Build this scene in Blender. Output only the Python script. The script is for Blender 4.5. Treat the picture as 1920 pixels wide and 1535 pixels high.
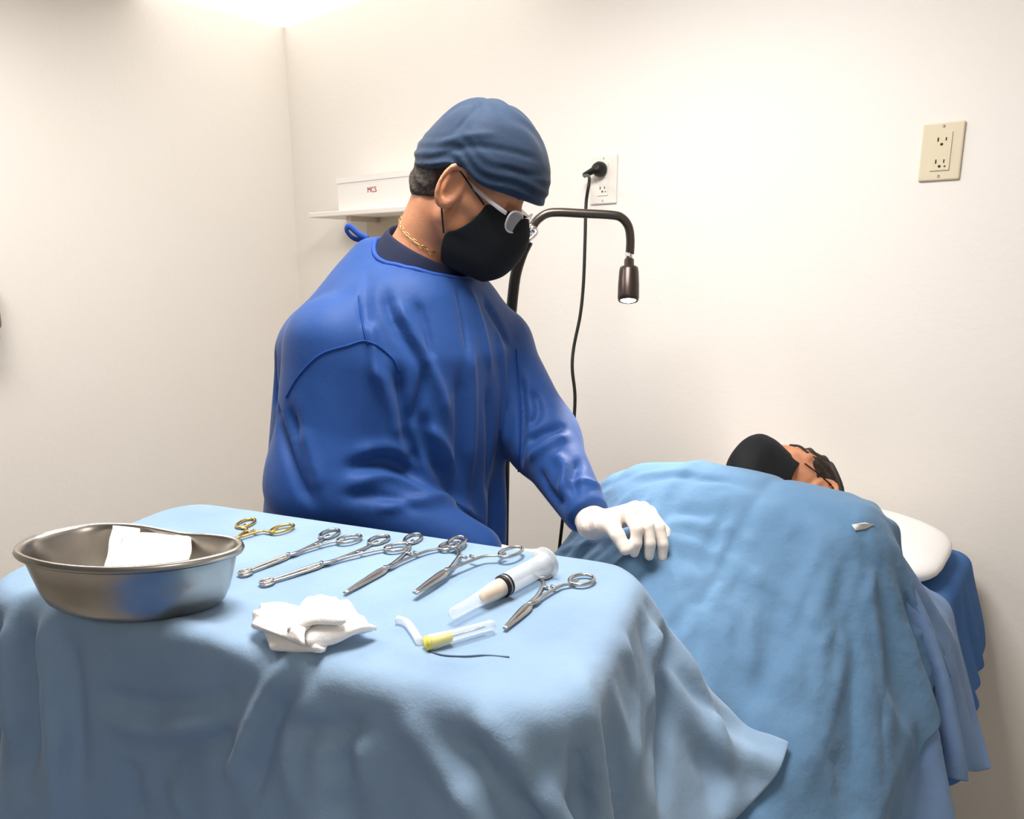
import bpy, bmesh, math, random
import numpy as np
from mathutils import Vector, Matrix
from mathutils.bvhtree import BVHTree

for o in list(bpy.data.objects): bpy.data.objects.remove(o)
scene = bpy.context.scene
COL = scene.collection
random.seed(4)
RNG = np.random.default_rng(7)

# ------------------------------------------------------------------ camera
F_PX, CX, CY, CAM_H = 1350.0, 960.0, 767.5, 1.42
PITCH = math.atan((CY - 490.0) / F_PX)
YAW = math.radians(40.0)
CY_, SY_ = math.cos(YAW), math.sin(YAW)
cam_d = bpy.data.cameras.new('camera'); cam = bpy.data.objects.new('camera', cam_d)
COL.objects.link(cam); scene.camera = cam
cam_d.sensor_fit = 'HORIZONTAL'; cam_d.sensor_width = 36.0; cam_d.lens = F_PX / 1920.0 * 36.0
cam_d.clip_start = 0.02
cam.location = (0, 0, CAM_H); cam.rotation_euler = (math.pi / 2 - PITCH, 0, YAW)

# ------------------------------------------------------------------ light, exposure
vs = scene.view_settings
vs.view_transform = 'Standard'; vs.look = 'None'; vs.gamma = 1.0; vs.use_curve_mapping = False
vs.exposure = -0.08
world = bpy.data.worlds.new('world'); scene.world = world; world.use_nodes = True
world.node_tree.nodes['Background'].inputs[0].default_value = (0.9, 0.95, 1, 1)
world.node_tree.nodes['Background'].inputs[1].default_value = 0.05

ROOM_X0, ROOM_X1, ROOM_Y0, ROOM_Y1, ROOM_Z = -2.725, 1.75, -2.3, 1.82, 2.35
LIGHTS = [(-0.75, 0.72, 0.60, 32), (-1.95, 0.30, 0.60, 13), (0.80, -0.9, 0.60, 10)]      # unseen square panels, the last added as fill: x, y, size, watt
CORNER = (-2.722, -1.35, 1.22, 1.817, 1.7)      # luminous panel: x0, x1, y0, y1, emission
def area_light(x, y, size, watt):
    l = bpy.data.lights.new('ceiling_light_source', 'AREA'); l.shape = 'SQUARE'; l.size = size * 0.92
    l.energy = watt; l.color = (1.0, 0.97, 0.945)
    o = bpy.data.objects.new('ceiling_light_source', l); COL.objects.link(o)
    o.location = (x, y, ROOM_Z - 0.045)
for a in LIGHTS: area_light(*a)

# ------------------------------------------------------------------ frames: C = camera yaw frame (x right, y forward, z up); W = world (room)
def ray(px, py):
    x = (px - CX) / F_PX; y = -(py - CY) / F_PX
    return np.array([x, math.cos(PITCH) + y * math.sin(PITCH), -math.sin(PITCH) + y * math.cos(PITCH)])
def PD(px, py, D):
    r = ray(px, py); r = r / r[1] * D; return np.array([r[0], r[1], CAM_H + r[2]])
def PZ(px, py, z):
    r = ray(px, py); k = (z - CAM_H) / r[2]; return np.array([r[0] * k, r[1] * k, z])
RW = np.array([[CY_, -SY_, 0], [SY_, CY_, 0], [0, 0, 1.0]])
def W(p): return np.asarray(p, float) @ RW.T
def Cf(p): return np.asarray(p, float) @ RW
def PYW(px, py, yw):
    r = W(ray(px, py)); k = yw / r[1]; return np.array([r[0] * k, yw, CAM_H + r[2] * k])

# ------------------------------------------------------------------ materials
def lin(h):
    h = h.lstrip('#'); c = [int(h[i:i + 2], 16) / 255 for i in (0, 2, 4)]
    return tuple(x / 12.92 if x <= 0.04045 else ((x + 0.055) / 1.055) ** 2.4 for x in c) + (1,)
MATS = {}
def mat(name, col, rough=0.6, metal=0.0, spec=0.4, var=None, vscale=8.0, bump=None, emit=None, trans=0.0, ior=1.45, alpha=None, sheen=0.0, sss=0.0, vdetail=4.0):
    m = bpy.data.materials.new(name); m.use_nodes = True; nt = m.node_tree; N = nt.nodes; L = nt.links
    b = N['Principled BSDF']; b.inputs['Base Color'].default_value = lin(col) if isinstance(col, str) else col
    b.inputs['Roughness'].default_value = rough; b.inputs['Metallic'].default_value = metal
    b.inputs['Specular IOR Level'].default_value = spec; b.inputs['IOR'].default_value = ior
    b.inputs['Transmission Weight'].default_value = trans
    if sheen: b.inputs['Sheen Weight'].default_value = sheen
    if sss:
        b.inputs['Subsurface Weight'].default_value = sss; b.inputs['Subsurface Radius'].default_value = (0.012, 0.004, 0.002); b.inputs['Subsurface Scale'].default_value = 1.0
    if alpha is not None: b.inputs['Alpha'].default_value = alpha
    if emit: b.inputs['Emission Color'].default_value = lin(emit[0]); b.inputs['Emission Strength'].default_value = emit[1]
    tc = N.new('ShaderNodeTexCoord')
    if var:
        n = N.new('ShaderNodeTexNoise'); n.inputs['Scale'].default_value = vscale; n.inputs['Detail'].default_value = vdetail
        L.new(tc.outputs['Object'], n.inputs['Vector'])
        r = N.new('ShaderNodeValToRGB'); r.color_ramp.elements[0].position = 0.32; r.color_ramp.elements[1].position = 0.68
        r.color_ramp.elements[0].color = lin(var); r.color_ramp.elements[1].color = lin(col)
        L.new(n.outputs['Fac'], r.inputs['Fac']); L.new(r.outputs['Color'], b.inputs['Base Color'])
    if bump:
        prev = None
        for (sc, st, det) in bump:
            n = N.new('ShaderNodeTexNoise')
            if det < 0: n.noise_type = 'RIDGED_MULTIFRACTAL'; n.inputs['Roughness'].default_value = .45; n.inputs['Distortion'].default_value = 0.6; det = -det
            n.inputs['Detail'].default_value = det; n.inputs['Scale'].default_value = sc; n.inputs['Detail'].default_value = det
            L.new(tc.outputs['Object'], n.inputs['Vector'])
            bp = N.new('ShaderNodeBump'); bp.inputs['Strength'].default_value = 1.0; bp.inputs['Distance'].default_value = st
            L.new(n.outputs['Fac'], bp.inputs['Height'])
            if prev: L.new(prev.outputs['Normal'], bp.inputs['Normal'])
            prev = bp
        L.new(prev.outputs['Normal'], b.inputs['Normal'])
    MATS[name] = m; return m
def clear_mat(name, col, opacity, rough=0.08):
    m = bpy.data.materials.new(name); m.use_nodes = True; nt = m.node_tree; N = nt.nodes; L = nt.links
    b = N['Principled BSDF']; b.inputs['Base Color'].default_value = lin(col); b.inputs['Roughness'].default_value = rough
    b.inputs['Specular IOR Level'].default_value = 0.8
    fr = N.new('ShaderNodeLayerWeight'); fr.inputs['Blend'].default_value = 0.35
    mr = N.new('ShaderNodeMapRange'); mr.inputs['To Min'].default_value = opacity; mr.inputs['To Max'].default_value = min(1, opacity + 0.5)
    L.new(fr.outputs['Facing'], mr.inputs['Value']); L.new(mr.outputs['Result'], b.inputs['Alpha'])
    MATS[name] = m; return m
M_WALL = mat('wall_paint', '#f1ece6', 0.75, spec=0.25, var='#efe9e1', vscale=1.3, bump=[(60, 0.0006, 3)])
M_WALL2 = mat('grey_paint', '#8b8884', 0.8, spec=0.2, bump=[(60, 0.0006, 3)])
M_CEIL = mat('ceiling_paint', '#f6f4f0', 0.85, spec=0.2, bump=[(40, 0.0005, 2)])
M_FLOOR = mat('floor_tile', '#a8a299', 0.4, var='#99938a', vscale=6)
M_BASE = mat('dark_baseboard', '#2c2019', 0.5, var='#38291f', vscale=14)
M_DRAPE = mat('surgical_drape', '#8fa9c3', 0.85, spec=0.15, var='#849eb9', vscale=9, bump=[(5, 0.006, -3), (16, 0.004, 5), (420, 0.00025, 2)], sheen=0.15)
M_DRAPE_B = mat('patient_drape', '#678aab', 0.85, spec=0.15, var='#5d80a1', vscale=7, bump=[(9, 0.008, -4), (24, 0.004, 5), (420, 0.00025, 2)], sheen=0.12)
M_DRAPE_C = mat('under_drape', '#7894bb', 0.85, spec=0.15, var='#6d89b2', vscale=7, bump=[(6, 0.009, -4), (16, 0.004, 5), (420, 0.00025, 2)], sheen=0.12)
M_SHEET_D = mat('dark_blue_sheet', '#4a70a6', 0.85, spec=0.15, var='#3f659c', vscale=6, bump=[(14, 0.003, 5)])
M_WHITE = mat('white_linen', '#f3f0ee', 0.8, spec=0.2, bump=[(18, 0.002, 4)])
M_GOWN = mat('royal_blue_gown', '#1f4888', 0.62, spec=0.3, var='#1a417f', vscale=5, bump=[(7, 0.005, -3), (16, 0.0022, 4), (500, 0.0002, 2)], sheen=0.1)
M_SEAM = mat('gown_seam', '#1a3f86', 0.7, spec=0.2)
M_SCRUB = mat('navy_scrub', '#23293f', 0.8, spec=0.2, bump=[(30, 0.002, 4)])
M_CAP = mat('navy_cap', '#22354e', 0.75, spec=0.25, var='#1d2e44', vscale=9, bump=[(22, 0.0025, 4), (400, 0.0002, 2)], sheen=0.1)
M_SKIN = mat('skin', '#cb906c', 0.5, spec=0.35, var='#c08160', vscale=22, bump=[(180, 0.0004, 4)], sss=0.15)
M_SKIN_E = mat('ear_skin', '#dd9480', 0.5, spec=0.35, var='#d27f6a', vscale=30, sss=0.2)
M_HAIR = mat('dark_grey_hair', '#4a4038', 0.6, spec=0.35, var='#2d2722', vscale=120, bump=[(160, 0.003, 4)])
M_HAIR_P = mat('dark_brown_hair', '#33261c', 0.55, spec=0.35, var='#1c140f', vscale=90, bump=[(120, 0.004, 4)])
M_MASK = mat('black_mask', '#15171c', 0.72, spec=0.3, var='#101216', vscale=10, bump=[(40, 0.001, 3)])
M_GLOVE = mat('latex_glove', '#f3e6da', 0.42, spec=0.45, bump=[(60, 0.0012, 4)], sss=0.1)
M_STEEL = mat('stainless_steel', '#bdbab6', 0.27, 1.0)
M_STEEL_B = mat('brushed_steel_dish', '#c2bdb6', 0.3, 1.0, var='#a9a39c', vscale=9, bump=[(20, 0.0006, 3)])
M_GOLD = mat('gold_plating', '#d9b872', 0.28, 1.0)
M_CHROME = mat('chrome', '#e8e6e2', 0.1, 1.0)
M_LAMP = mat('dark_bronze_metal', '#57504a', 0.3, 0.85)
M_LAMPHEAD = mat('lamp_housing', '#463d38', 0.3, 0.7)
M_POLE = mat('black_pole', '#1d1a18', 0.35, 0.3)
M_BLACK = mat('black_rubber', '#141210', 0.5)
M_PLATE = mat('ivory_plate', '#ded2b6', 0.4)
M_PLATE_W = mat('white_plate', '#ece6dd', 0.4)
M_SLOT = mat('slot_dark', '#3a2f1e', 0.6)
M_GAUZE = mat('gauze', '#fbf8f4', 0.9, spec=0.1, bump=[(30, 0.003, 4), (400, 0.0005, 2)])
M_CLEAR = clear_mat('clear_plastic', '#f4f6f8', 0.18)
M_CLEAR2 = clear_mat('frosted_plastic', '#e9edf2', 0.30, 0.25)
M_LENS = clear_mat('spectacle_lens', '#ffffff', 0.06, 0.03)
M_LIQ = mat('amber_liquid', '#e3c19a', 0.2)
M_YEL = mat('yellow_hub', '#e8dc6a', 0.35)
M_RED = mat('red_print', '#b03a40', 0.6)
M_SHELF = mat('white_laminate', '#f1ebe2', 0.45)
M_TAN = mat('tan_panel', '#d8cbb4', 0.6)
M_CARD = mat('white_carton', '#f6f3ee', 0.6)
M_LED = mat('lamp_led', '#ffffff', 0.4, emit=('#fff8ec', 14))
M_DIFF = mat('light_diffuser', '#ffffff', 0.4, emit=('#fff6e8', 3.0))
M_TUBE = mat('luminous_panel', '#ffffff', 0.4, emit=('#fffaf2', CORNER[4]))
M_ALU = mat('white_metal', '#e9e9e6', 0.4)
M_GREY = mat('grey_plastic', '#6f675c', 0.5)
M_BED = mat('dark_vinyl', '#23303f', 0.5)
M_SHOE = mat('black_shoe', '#191919', 0.5)
M_TIE = mat('gown_tie', '#20489c', 0.7)
M_SUT = mat('suture_thread', '#5b6f86', 0.6)

# ------------------------------------------------------------------ objects
ORG = {}
def tag(o, label=None, cat=None, group=None, kind=None):
    if label: o['label'] = label
    if cat: o['category'] = cat
    if group: o['group'] = group
    if kind: o['kind'] = kind
    return o
def empty(name, loc, label=None, cat=None, group=None):
    o = bpy.data.objects.new(name, None); COL.objects.link(o); o.location = loc; o.empty_display_size = 0.05
    ORG[o] = np.array(loc, float); return tag(o, label, cat, group)
def add(name, V, Fc, m, parent=None, smooth=True, loc=None):
    """V in world coordinates; one mesh object"""
    V = np.asarray(V, float)
    if parent is not None: org = ORG[parent]
    else: org = np.array(loc if loc is not None else (0, 0, 0), float)
    me = bpy.data.meshes.new(name); me.from_pydata((V - org).tolist(), [], [list(map(int, f)) for f in Fc]); me.validate(); me.update()
    if smooth: me.polygons.foreach_set('use_smooth', [True] * len(me.polygons))
    me.materials.append(m)
    o = bpy.data.objects.new(name, me); COL.objects.link(o)
    if parent is not None: o.parent = parent
    else: o.location = org
    ORG[o] = org
    return o
def subsurf(o, n=1):
    s = o.modifiers.new('smooth', 'SUBSURF'); s.levels = n; s.render_levels = n; return o
def bevel(o, w, n=2):
    b = o.modifiers.new('bevel', 'BEVEL'); b.width = w; b.segments = n; b.limit_method = 'ANGLE'; return o
def solidify(o, t, off=0.0):
    s = o.modifiers.new('thick', 'SOLIDIFY'); s.thickness = t; s.offset = off; return o
class MB:
    def __init__(s): s.V = []; s.F = []
    def put(s, V, F):
        n = len(s.V); s.V += [tuple(v) for v in np.asarray(V, float)]; s.F += [[i + n for i in f] for f in F]; return s
BOXF = [(0, 3, 2, 1), (4, 5, 6, 7), (0, 1, 5, 4), (1, 2, 6, 5), (2, 3, 7, 6), (3, 0, 4, 7)]
def box(x0, x1, y0, y1, z0, z1):
    return np.array([(x0, y0, z0), (x1, y0, z0), (x1, y1, z0), (x0, y1, z0), (x0, y0, z1), (x1, y0, z1), (x1, y1, z1), (x0, y1, z1)]), BOXF
def spline(pts, n=8, closed=False):
    P = np.asarray(pts, float); m = len(P); out = []
    rng = range(m) if closed else range(m - 1)
    for i in rng:
        if closed: p0, p1, p2, p3 = P[i - 1], P[i], P[(i + 1) % m], P[(i + 2) % m]
        else:
            p1, p2 = P[i], P[i + 1]; p0 = P[i - 1] if i else 2 * p1 - p2; p3 = P[i + 2] if i + 2 < m else 2 * p2 - p1
        for k in range(n):
            t = k / n
            out.append(0.5 * ((2 * p1) + (-p0 + p2) * t + (2 * p0 - 5 * p1 + 4 * p2 - p3) * t * t + (-p0 + 3 * p1 - 3 * p2 + p3) * t ** 3))
    if not closed: out.append(P[-1])
    return np.array(out)
def tube(path, r, n=10, closed=False, flat=None, up=(0, 0, 1)):
    """tube along path; r scalar or per-point; flat=(a,b) scales side and up radius"""
    P = np.asarray(path, float); m = len(P); R = np.broadcast_to(np.asarray(r, float), (m,)); V = []
    T = np.roll(P, -1, 0) - np.roll(P, 1, 0) if closed else np.gradient(P, axis=0)
    T = T / (np.linalg.norm(T, axis=1, keepdims=True) + 1e-12)
    up = np.array(up, float); a = np.cross(T[0], up)
    if np.linalg.norm(a) < 1e-3: a = np.cross(T[0], (1, 0, 0))
    a /= np.linalg.norm(a); fa, fb = flat or (1, 1)
    for i in range(m):
        a = a - T[i] * np.dot(a, T[i]); a /= np.linalg.norm(a); b = np.cross(a, T[i])
        for k in range(n):
            th = 2 * math.pi * k / n; V.append(P[i] + R[i] * (fa * math.cos(th) * a + fb * math.sin(th) * b))
    Fc = []
    for i in range(m if closed else m - 1):
        for k in range(n):
            j = (i + 1) % m; Fc.append((i * n + k, j * n + k, j * n + (k + 1) % n, i * n + (k + 1) % n))
    if not closed: Fc += [tuple(range(n)), tuple((m - 1) * n + k for k in range(n))[::-1]]
    return np.array(V), Fc
def lathe(prof, n=24):
    """prof: (r, z) list about z axis"""
    V = []; Fc = []
    for r, z in prof:
        for k in range(n): V.append((r * math.cos(2 * math.pi * k / n), r * math.sin(2 * math.pi * k / n), z))
    for i in range(len(prof) - 1):
        for k in range(n): Fc.append((i * n + k, i * n + (k + 1) % n, (i + 1) * n + (k + 1) % n, (i + 1) * n + k))
    Fc += [tuple(range(n))[::-1], tuple((len(prof) - 1) * n + k for k in range(n))]
    return np.array(V), Fc
def align(V, a, b):
    """move lathe verts so that local +z runs from a to b (not scaled)"""
    a = np.asarray(a, float); b = np.asarray(b, float); z = (b - a) / np.linalg.norm(b - a)
    x = np.cross((0, 0, 1), z); x = np.array((1, 0, 0.)) if np.linalg.norm(x) < 1e-4 else x / np.linalg.norm(x); y = np.cross(z, x)
    return a + V[:, :1] * x + V[:, 1:2] * y + V[:, 2:3] * z

# ------------------------------------------------------------------ signed distance modelling
def capsule(p, a, b, ra, rb=None):
    rb = ra if rb is None else rb
    a = np.asarray(a, np.float32); b = np.asarray(b, np.float32); ab = b - a
    t = np.clip((p - a) @ ab / (ab @ ab + 1e-12), 0, 1)
    return np.linalg.norm(p - a - t[:, None] * ab, axis=1) - (ra + (rb - ra) * t)
def ell(p, c, r, B=None):
    q = p - np.asarray(c, np.float32)
    if B is not None: q = q @ np.asarray(B, np.float32)
    r = np.asarray(r, np.float32); k0 = np.linalg.norm(q / r, axis=1); k1 = np.linalg.norm(q / (r * r), axis=1)
    return k0 * (k0 - 1) / (k1 + 1e-9)
def smin(a, b, k):
    h = np.clip(0.5 + 0.5 * (b - a) / k, 0, 1); return b * (1 - h) + a * h - k * h * (1 - h)
def smax(a, b, k): return -smin(-a, -b, k)
def axis_grid(lo, hi, coarse, fine=None, flo=None, fhi=None):
    if fine is None: return np.arange(lo, hi + coarse, coarse).astype(np.float32)
    return np.concatenate([np.arange(lo, flo, coarse), np.arange(flo, fhi, fine), np.arange(fhi, hi + coarse, coarse)]).astype(np.float32)
def surfnet(f, xs, ys, zs, slab=6):
    nx, ny, nz = len(xs), len(ys), len(zs); v = np.empty((nz, ny, nx), np.float32)
    Y, X = np.meshgrid(ys, xs, indexing='ij')
    for k in range(0, nz, slab):
        zz = zs[k:k + slab]; p = np.empty((len(zz), ny, nx, 3), np.float32)
        p[..., 0] = X; p[..., 1] = Y; p[..., 2] = zz[:, None, None]
        v[k:k + slab] = f(p.reshape(-1, 3)).reshape(len(zz), ny, nx)
    ins = v < 0
    c = np.zeros((nz - 1, ny - 1, nx - 1), np.int8)
    for dz in (0, 1):
        for dy in (0, 1):
            for dx in (0, 1): c += ins[dz:nz - 1 + dz, dy:ny - 1 + dy, dx:nx - 1 + dx]
    act = (c > 0) & (c < 8); K, J, I = np.nonzero(act); n = len(K)
    idx = -np.ones(act.shape, np.int64); idx[act] = np.arange(n)
    acc = np.zeros((n, 3)); cnt = np.zeros(n); ax = (xs, ys, zs)
    for d in range(3):
        for e in range(4):
            o = [0, 0, 0]; others = [q for q in range(3) if q != d]; o[others[0]] = e & 1; o[others[1]] = e >> 1
            o2 = list(o); o2[d] = 1
            va = v[K + o[2], J + o[1], I + o[0]]; vb = v[K + o2[2], J + o2[1], I + o2[0]]; m = (va < 0) != (vb < 0)
            t = np.where(m, va / np.where(m, va - vb, 1), 0)
            pa = np.stack([xs[I + o[0]], ys[J + o[1]], zs[K + o[2]]], 1); pb = np.stack([xs[I + o2[0]], ys[J + o2[1]], zs[K + o2[2]]], 1)
            acc[m] += (pa + t[:, None] * (pb - pa))[m]; cnt[m] += 1
    V = acc / cnt[:, None]; Fs = []
    def quads(A, B, Cc, D, flip):
        q = np.stack([A, B, Cc, D], 1); q[flip] = q[flip][:, ::-1]; Fs.append(q[(q >= 0).all(1)])
    m = ins[:, :, :-1] != ins[:, :, 1:]; k, j, i = np.nonzero(m[1:-1, 1:-1]); k += 1; j += 1
    quads(idx[k - 1, j - 1, i], idx[k - 1, j, i], idx[k, j, i], idx[k, j - 1, i], ~ins[k, j, i])
    m = ins[:, :-1, :] != ins[:, 1:, :]; k, j, i = np.nonzero(m[1:-1, :, 1:-1]); k += 1; i += 1
    quads(idx[k - 1, j, i - 1], idx[k, j, i - 1], idx[k, j, i], idx[k - 1, j, i], ~ins[k, j, i])
    m = ins[:-1] != ins[1:]; k, j, i = np.nonzero(m[:, 1:-1, 1:-1]); j += 1; i += 1
    quads(idx[k, j - 1, i - 1], idx[k, j - 1, i], idx[k, j, i], idx[k, j, i - 1], ~ins[k, j, i])
    return V, np.concatenate(Fs)
def vnormals(V, Fc):
    Fc = np.asarray(Fc); fn = np.cross(V[Fc[:, 2]] - V[Fc[:, 0]], V[Fc[:, 3]] - V[Fc[:, 1]]); N = np.zeros_like(V)
    for k in range(4): np.add.at(N, Fc[:, k], fn)
    return N / (np.linalg.norm(N, axis=1, keepdims=True) + 1e-12)
def relax(V, Fc, n=2, lam=0.5):
    Fc = np.asarray(Fc)
    E = np.concatenate([Fc[:, [0, 1]], Fc[:, [1, 2]], Fc[:, [2, 3]], Fc[:, [3, 0]]]); E = np.concatenate([E, E[:, ::-1]])
    deg = np.bincount(E[:, 0], minlength=len(V))[:, None]
    for _ in range(n):
        S = np.stack([np.bincount(E[:, 0], V[E[:, 1], k], len(V)) for k in range(3)], 1); V = V + lam * (S / np.maximum(deg, 1) - V)
    return V
def strokes(V, Fc, lines):
    """raise (+) or press (-) fold lines drawn on a surface: each line = (pixel polyline, width m, height m). Points are found on the surface itself."""
    N = vnormals(V, Fc); bv = BVHTree.FromPolygons([tuple(p) for p in V], [tuple(map(int, f)) for f in Fc]); org = Vector((0, 0, CAM_H)); D = np.zeros(len(V))
    for pl, w, h in lines:
        P = spline([(x, y, 0) for x, y in pl], 6); pts = []
        for x, y, _ in P:
            hit = bv.ray_cast(org, Vector(ray(x, y)))
            if hit[0] is not None: pts.append((hit[0][0], hit[0][1], hit[0][2]))
        if len(pts) < 2: continue
        pts = np.array(pts); s = np.linspace(0, 1, len(pts)); prof = np.clip(np.minimum(s, 1 - s) * 5 + 0.15, 0, 1)
        best = np.full(len(V), 1e9); pr = np.zeros(len(V))
        for k in range(len(pts) - 1):
            a, b = pts[k], pts[k + 1]; ab = b - a
            if np.linalg.norm(ab) > 0.06: continue
            t = np.clip((V - a) @ ab / (ab @ ab + 1e-12), 0, 1); d = np.linalg.norm(V - a - t[:, None] * ab, axis=1)
            m = d < best; best[m] = d[m]; pr[m] = (prof[k] * (1 - t) + prof[k + 1] * t)[m]
        D += h * pr * np.exp(-(best / w) ** 2)
    return V + N * D[:, None]

# ------------------------------------------------------------------ cloth relaxing under gravity on solid shapes
def cloth(P, h, sdf, steps=160, th=0.006, mu=0.5, bend=0.15, iters=8, damp=0.985, dt=1 / 200, pin=None, grip=0.04):
    P = P.astype(np.float32).copy(); V = np.zeros_like(P); hd = h * math.sqrt(2); nu, nv = P.shape[:2]; pinp = P[pin].copy() if pin is not None else None
    Wt = np.ones((nu, nv, 1), np.float32)                       # cloth lying on a surface is held there by friction
    def con(sa, sb, L, k):
        a, b, wa, wb = P[sa], P[sb], Wt[sa], Wt[sb]
        n0 = min(a.shape[0], b.shape[0]); n1 = min(a.shape[1], b.shape[1]); a = a[:n0, :n1]; b = b[:n0, :n1]; wa = wa[:n0, :n1]; wb = wb[:n0, :n1]
        d = b - a; l = np.sqrt((d * d).sum(-1, keepdims=True)) + 1e-9; d *= k * (1 - L / l) / (wa + wb); a += d * wa; b -= d * wb
    S = lambda *x: tuple(slice(*q) for q in x)
    A_ = (None,)
    for s in range(steps):
        V[..., 2] -= 9.8 * dt; V *= damp; old = P.copy(); P += V * dt
        for it in range(iters):
            for o in (0, 1):
                con(S((o, None, 2), A_), S((o + 1, None, 2), A_), h, 1); con(S(A_, (o, None, 2)), S(A_, (o + 1, None, 2)), h, 1)
                con(S((o, None, 2), (None, -1)), S((o + 1, None, 2), (1, None)), hd, 0.5); con(S((o, None, 2), (1, None)), S((o + 1, None, 2), (None, -1)), hd, 0.5)
            if it % 2 == 0:
                for o in range(4): con(S((o, None, 4), A_), S((o + 2, None, 4), A_), 2 * h, bend); con(S(A_, (o, None, 4)), S(A_, (o + 2, None, 4)), 2 * h, bend)
        q = P.reshape(-1, 3); d = sdf(q); m = d < th; Wt[:] = 1
        if m.any():
            qm = q[m]; e = 0.002; g = np.stack([sdf(qm + np.eye(3, dtype=np.float32)[k] * e) - sdf(qm - np.eye(3, dtype=np.float32)[k] * e) for k in range(3)], 1)
            g /= np.linalg.norm(g, axis=1, keepdims=True) + 1e-9
            qn = qm + (th - d[m])[:, None] * g; dl = qn - old.reshape(-1, 3)[m]; dn = (dl * g).sum(1, keepdims=True) * g
            Wt.reshape(-1)[np.nonzero(m)[0][g[:, 2] > 0.55]] = grip
            fr = np.where(g[:, 2:3] > 0.6, mu, mu * 0.5)
            q[m] = old.reshape(-1, 3)[m] + dn + (dl - dn) * (1 - fr)
        if pin is not None: P[pin] = pinp
        V = (P - old) / dt
        sp = np.linalg.norm(V, axis=-1, keepdims=True); V *= np.minimum(1, 2.0 / (sp + 1e-6))
    return P.astype(float)
def grid_faces(nu, nv):
    i, j = np.meshgrid(np.arange(nu - 1), np.arange(nv - 1), indexing='ij'); a = (i * nv + j).ravel()
    return np.stack([a, a + nv, a + nv + 1, a + 1], 1)
def rbox(p, c, hs, r, ang=0.0):
    q = p - np.asarray(c, np.float32)
    if ang:
        ca, sa = math.cos(ang), math.sin(ang); q = np.stack([q[:, 0] * ca + q[:, 1] * sa, -q[:, 0] * sa + q[:, 1] * ca, q[:, 2]], 1)
    d = np.abs(q) - (np.asarray(hs, np.float32) - r)
    return np.linalg.norm(np.maximum(d, 0), axis=1) + np.minimum(d.max(1), 0) - r
def wav(x, y, seed, n=10, lo=2.0, hi=9.0):
    r = np.random.default_rng(seed); z = np.zeros_like(x)
    for _ in range(n):
        a = r.uniform(0, 2 * math.pi); f = r.uniform(lo, hi) * 2 * math.pi; z += np.sin(f * (math.cos(a) * x + math.sin(a) * y) + r.uniform(0, 6.3)) * lo / (f / 6.28)
    return z / n

# ================================================================== the room
def struct(name, b, m): return tag(add(name, *b, m, smooth=False), kind='structure')
struct('floor', box(ROOM_X0 - .1, ROOM_X1 + .1, ROOM_Y0 - .1, ROOM_Y1 + .1, -0.1, 0), M_FLOOR)
struct('ceiling', box(ROOM_X0 - .1, ROOM_X1 + .1, ROOM_Y0 - .1, ROOM_Y1 + .1, ROOM_Z, ROOM_Z + .1), M_CEIL)
struct('wall_back', box(ROOM_X0, ROOM_X1, ROOM_Y1, ROOM_Y1 + .1, 0, ROOM_Z), M_WALL)
struct('wall_left', box(ROOM_X0 - .1, ROOM_X0, ROOM_Y0, ROOM_Y1 + .1, 0, ROOM_Z), M_WALL)
struct('wall_right', box(ROOM_X1, ROOM_X1 + .1, ROOM_Y0, ROOM_Y1 + .1, 0, ROOM_Z), M_WALL)
struct('wall_front', box(ROOM_X0 - .1, ROOM_X1 + .1, ROOM_Y0 - .1, ROOM_Y0, 0, ROOM_Z), M_WALL2)
struct('baseboard_back', box(ROOM_X0 + .012, ROOM_X1, ROOM_Y1 - .012, ROOM_Y1, 0, 0.075), M_BASE)
struct('baseboard_left', box(ROOM_X0, ROOM_X0 + .012, ROOM_Y0, ROOM_Y1, 0, 0.075), M_BASE)
for i, (x, y, s, w) in enumerate(LIGHTS):
    t = empty('ceiling_light', (x, y, ROOM_Z - .04), ['square white ceiling light panel above the instrument table', 'square white ceiling light panel nearest the left wall', 'unseen square white ceiling panel added as fill light nearest the right wall'][i], 'ceiling light', 'ceiling light panels')
    fr = MB(); h = s / 2
    for (a, b, c, d) in ((-h, h, -h, -h + .02), (-h, h, h - .02, h), (-h, -h + .02, -h + .02, h - .02), (h - .02, h, -h + .02, h - .02)):
        fr.put(*box(x + a, x + b, y + c, y + d, ROOM_Z - .04, ROOM_Z - .001))
    add('frame', fr.V, fr.F, M_ALU, t, False)
    add('diffuser', *box(x - h + .02, x + h - .02, y - h + .02, y + h - .02, ROOM_Z - .03, ROOM_Z - .002), M_DIFF, t, False)

x0, x1, y0, y1, _ = CORNER
t = empty('luminous_ceiling_panel', ((x0 + x1) / 2, (y0 + y1) / 2, ROOM_Z - .02), 'glowing white ceiling panel in the corner above the shelf', 'ceiling light')
add('diffuser', *box(x0 + .006, x1 - .015, y0 + .015, y1 - .006, ROOM_Z - .012, ROOM_Z - .002), M_TUBE, t, False)
fr = MB()
for b in (box(x0, x1, y0, y0 + .015, ROOM_Z - .016, ROOM_Z - .001), box(x1 - .015, x1, y0 + .015, y1, ROOM_Z - .016, ROOM_Z - .001)): fr.put(*b)
add('frame', fr.V, fr.F, M_ALU, t, False)
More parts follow.
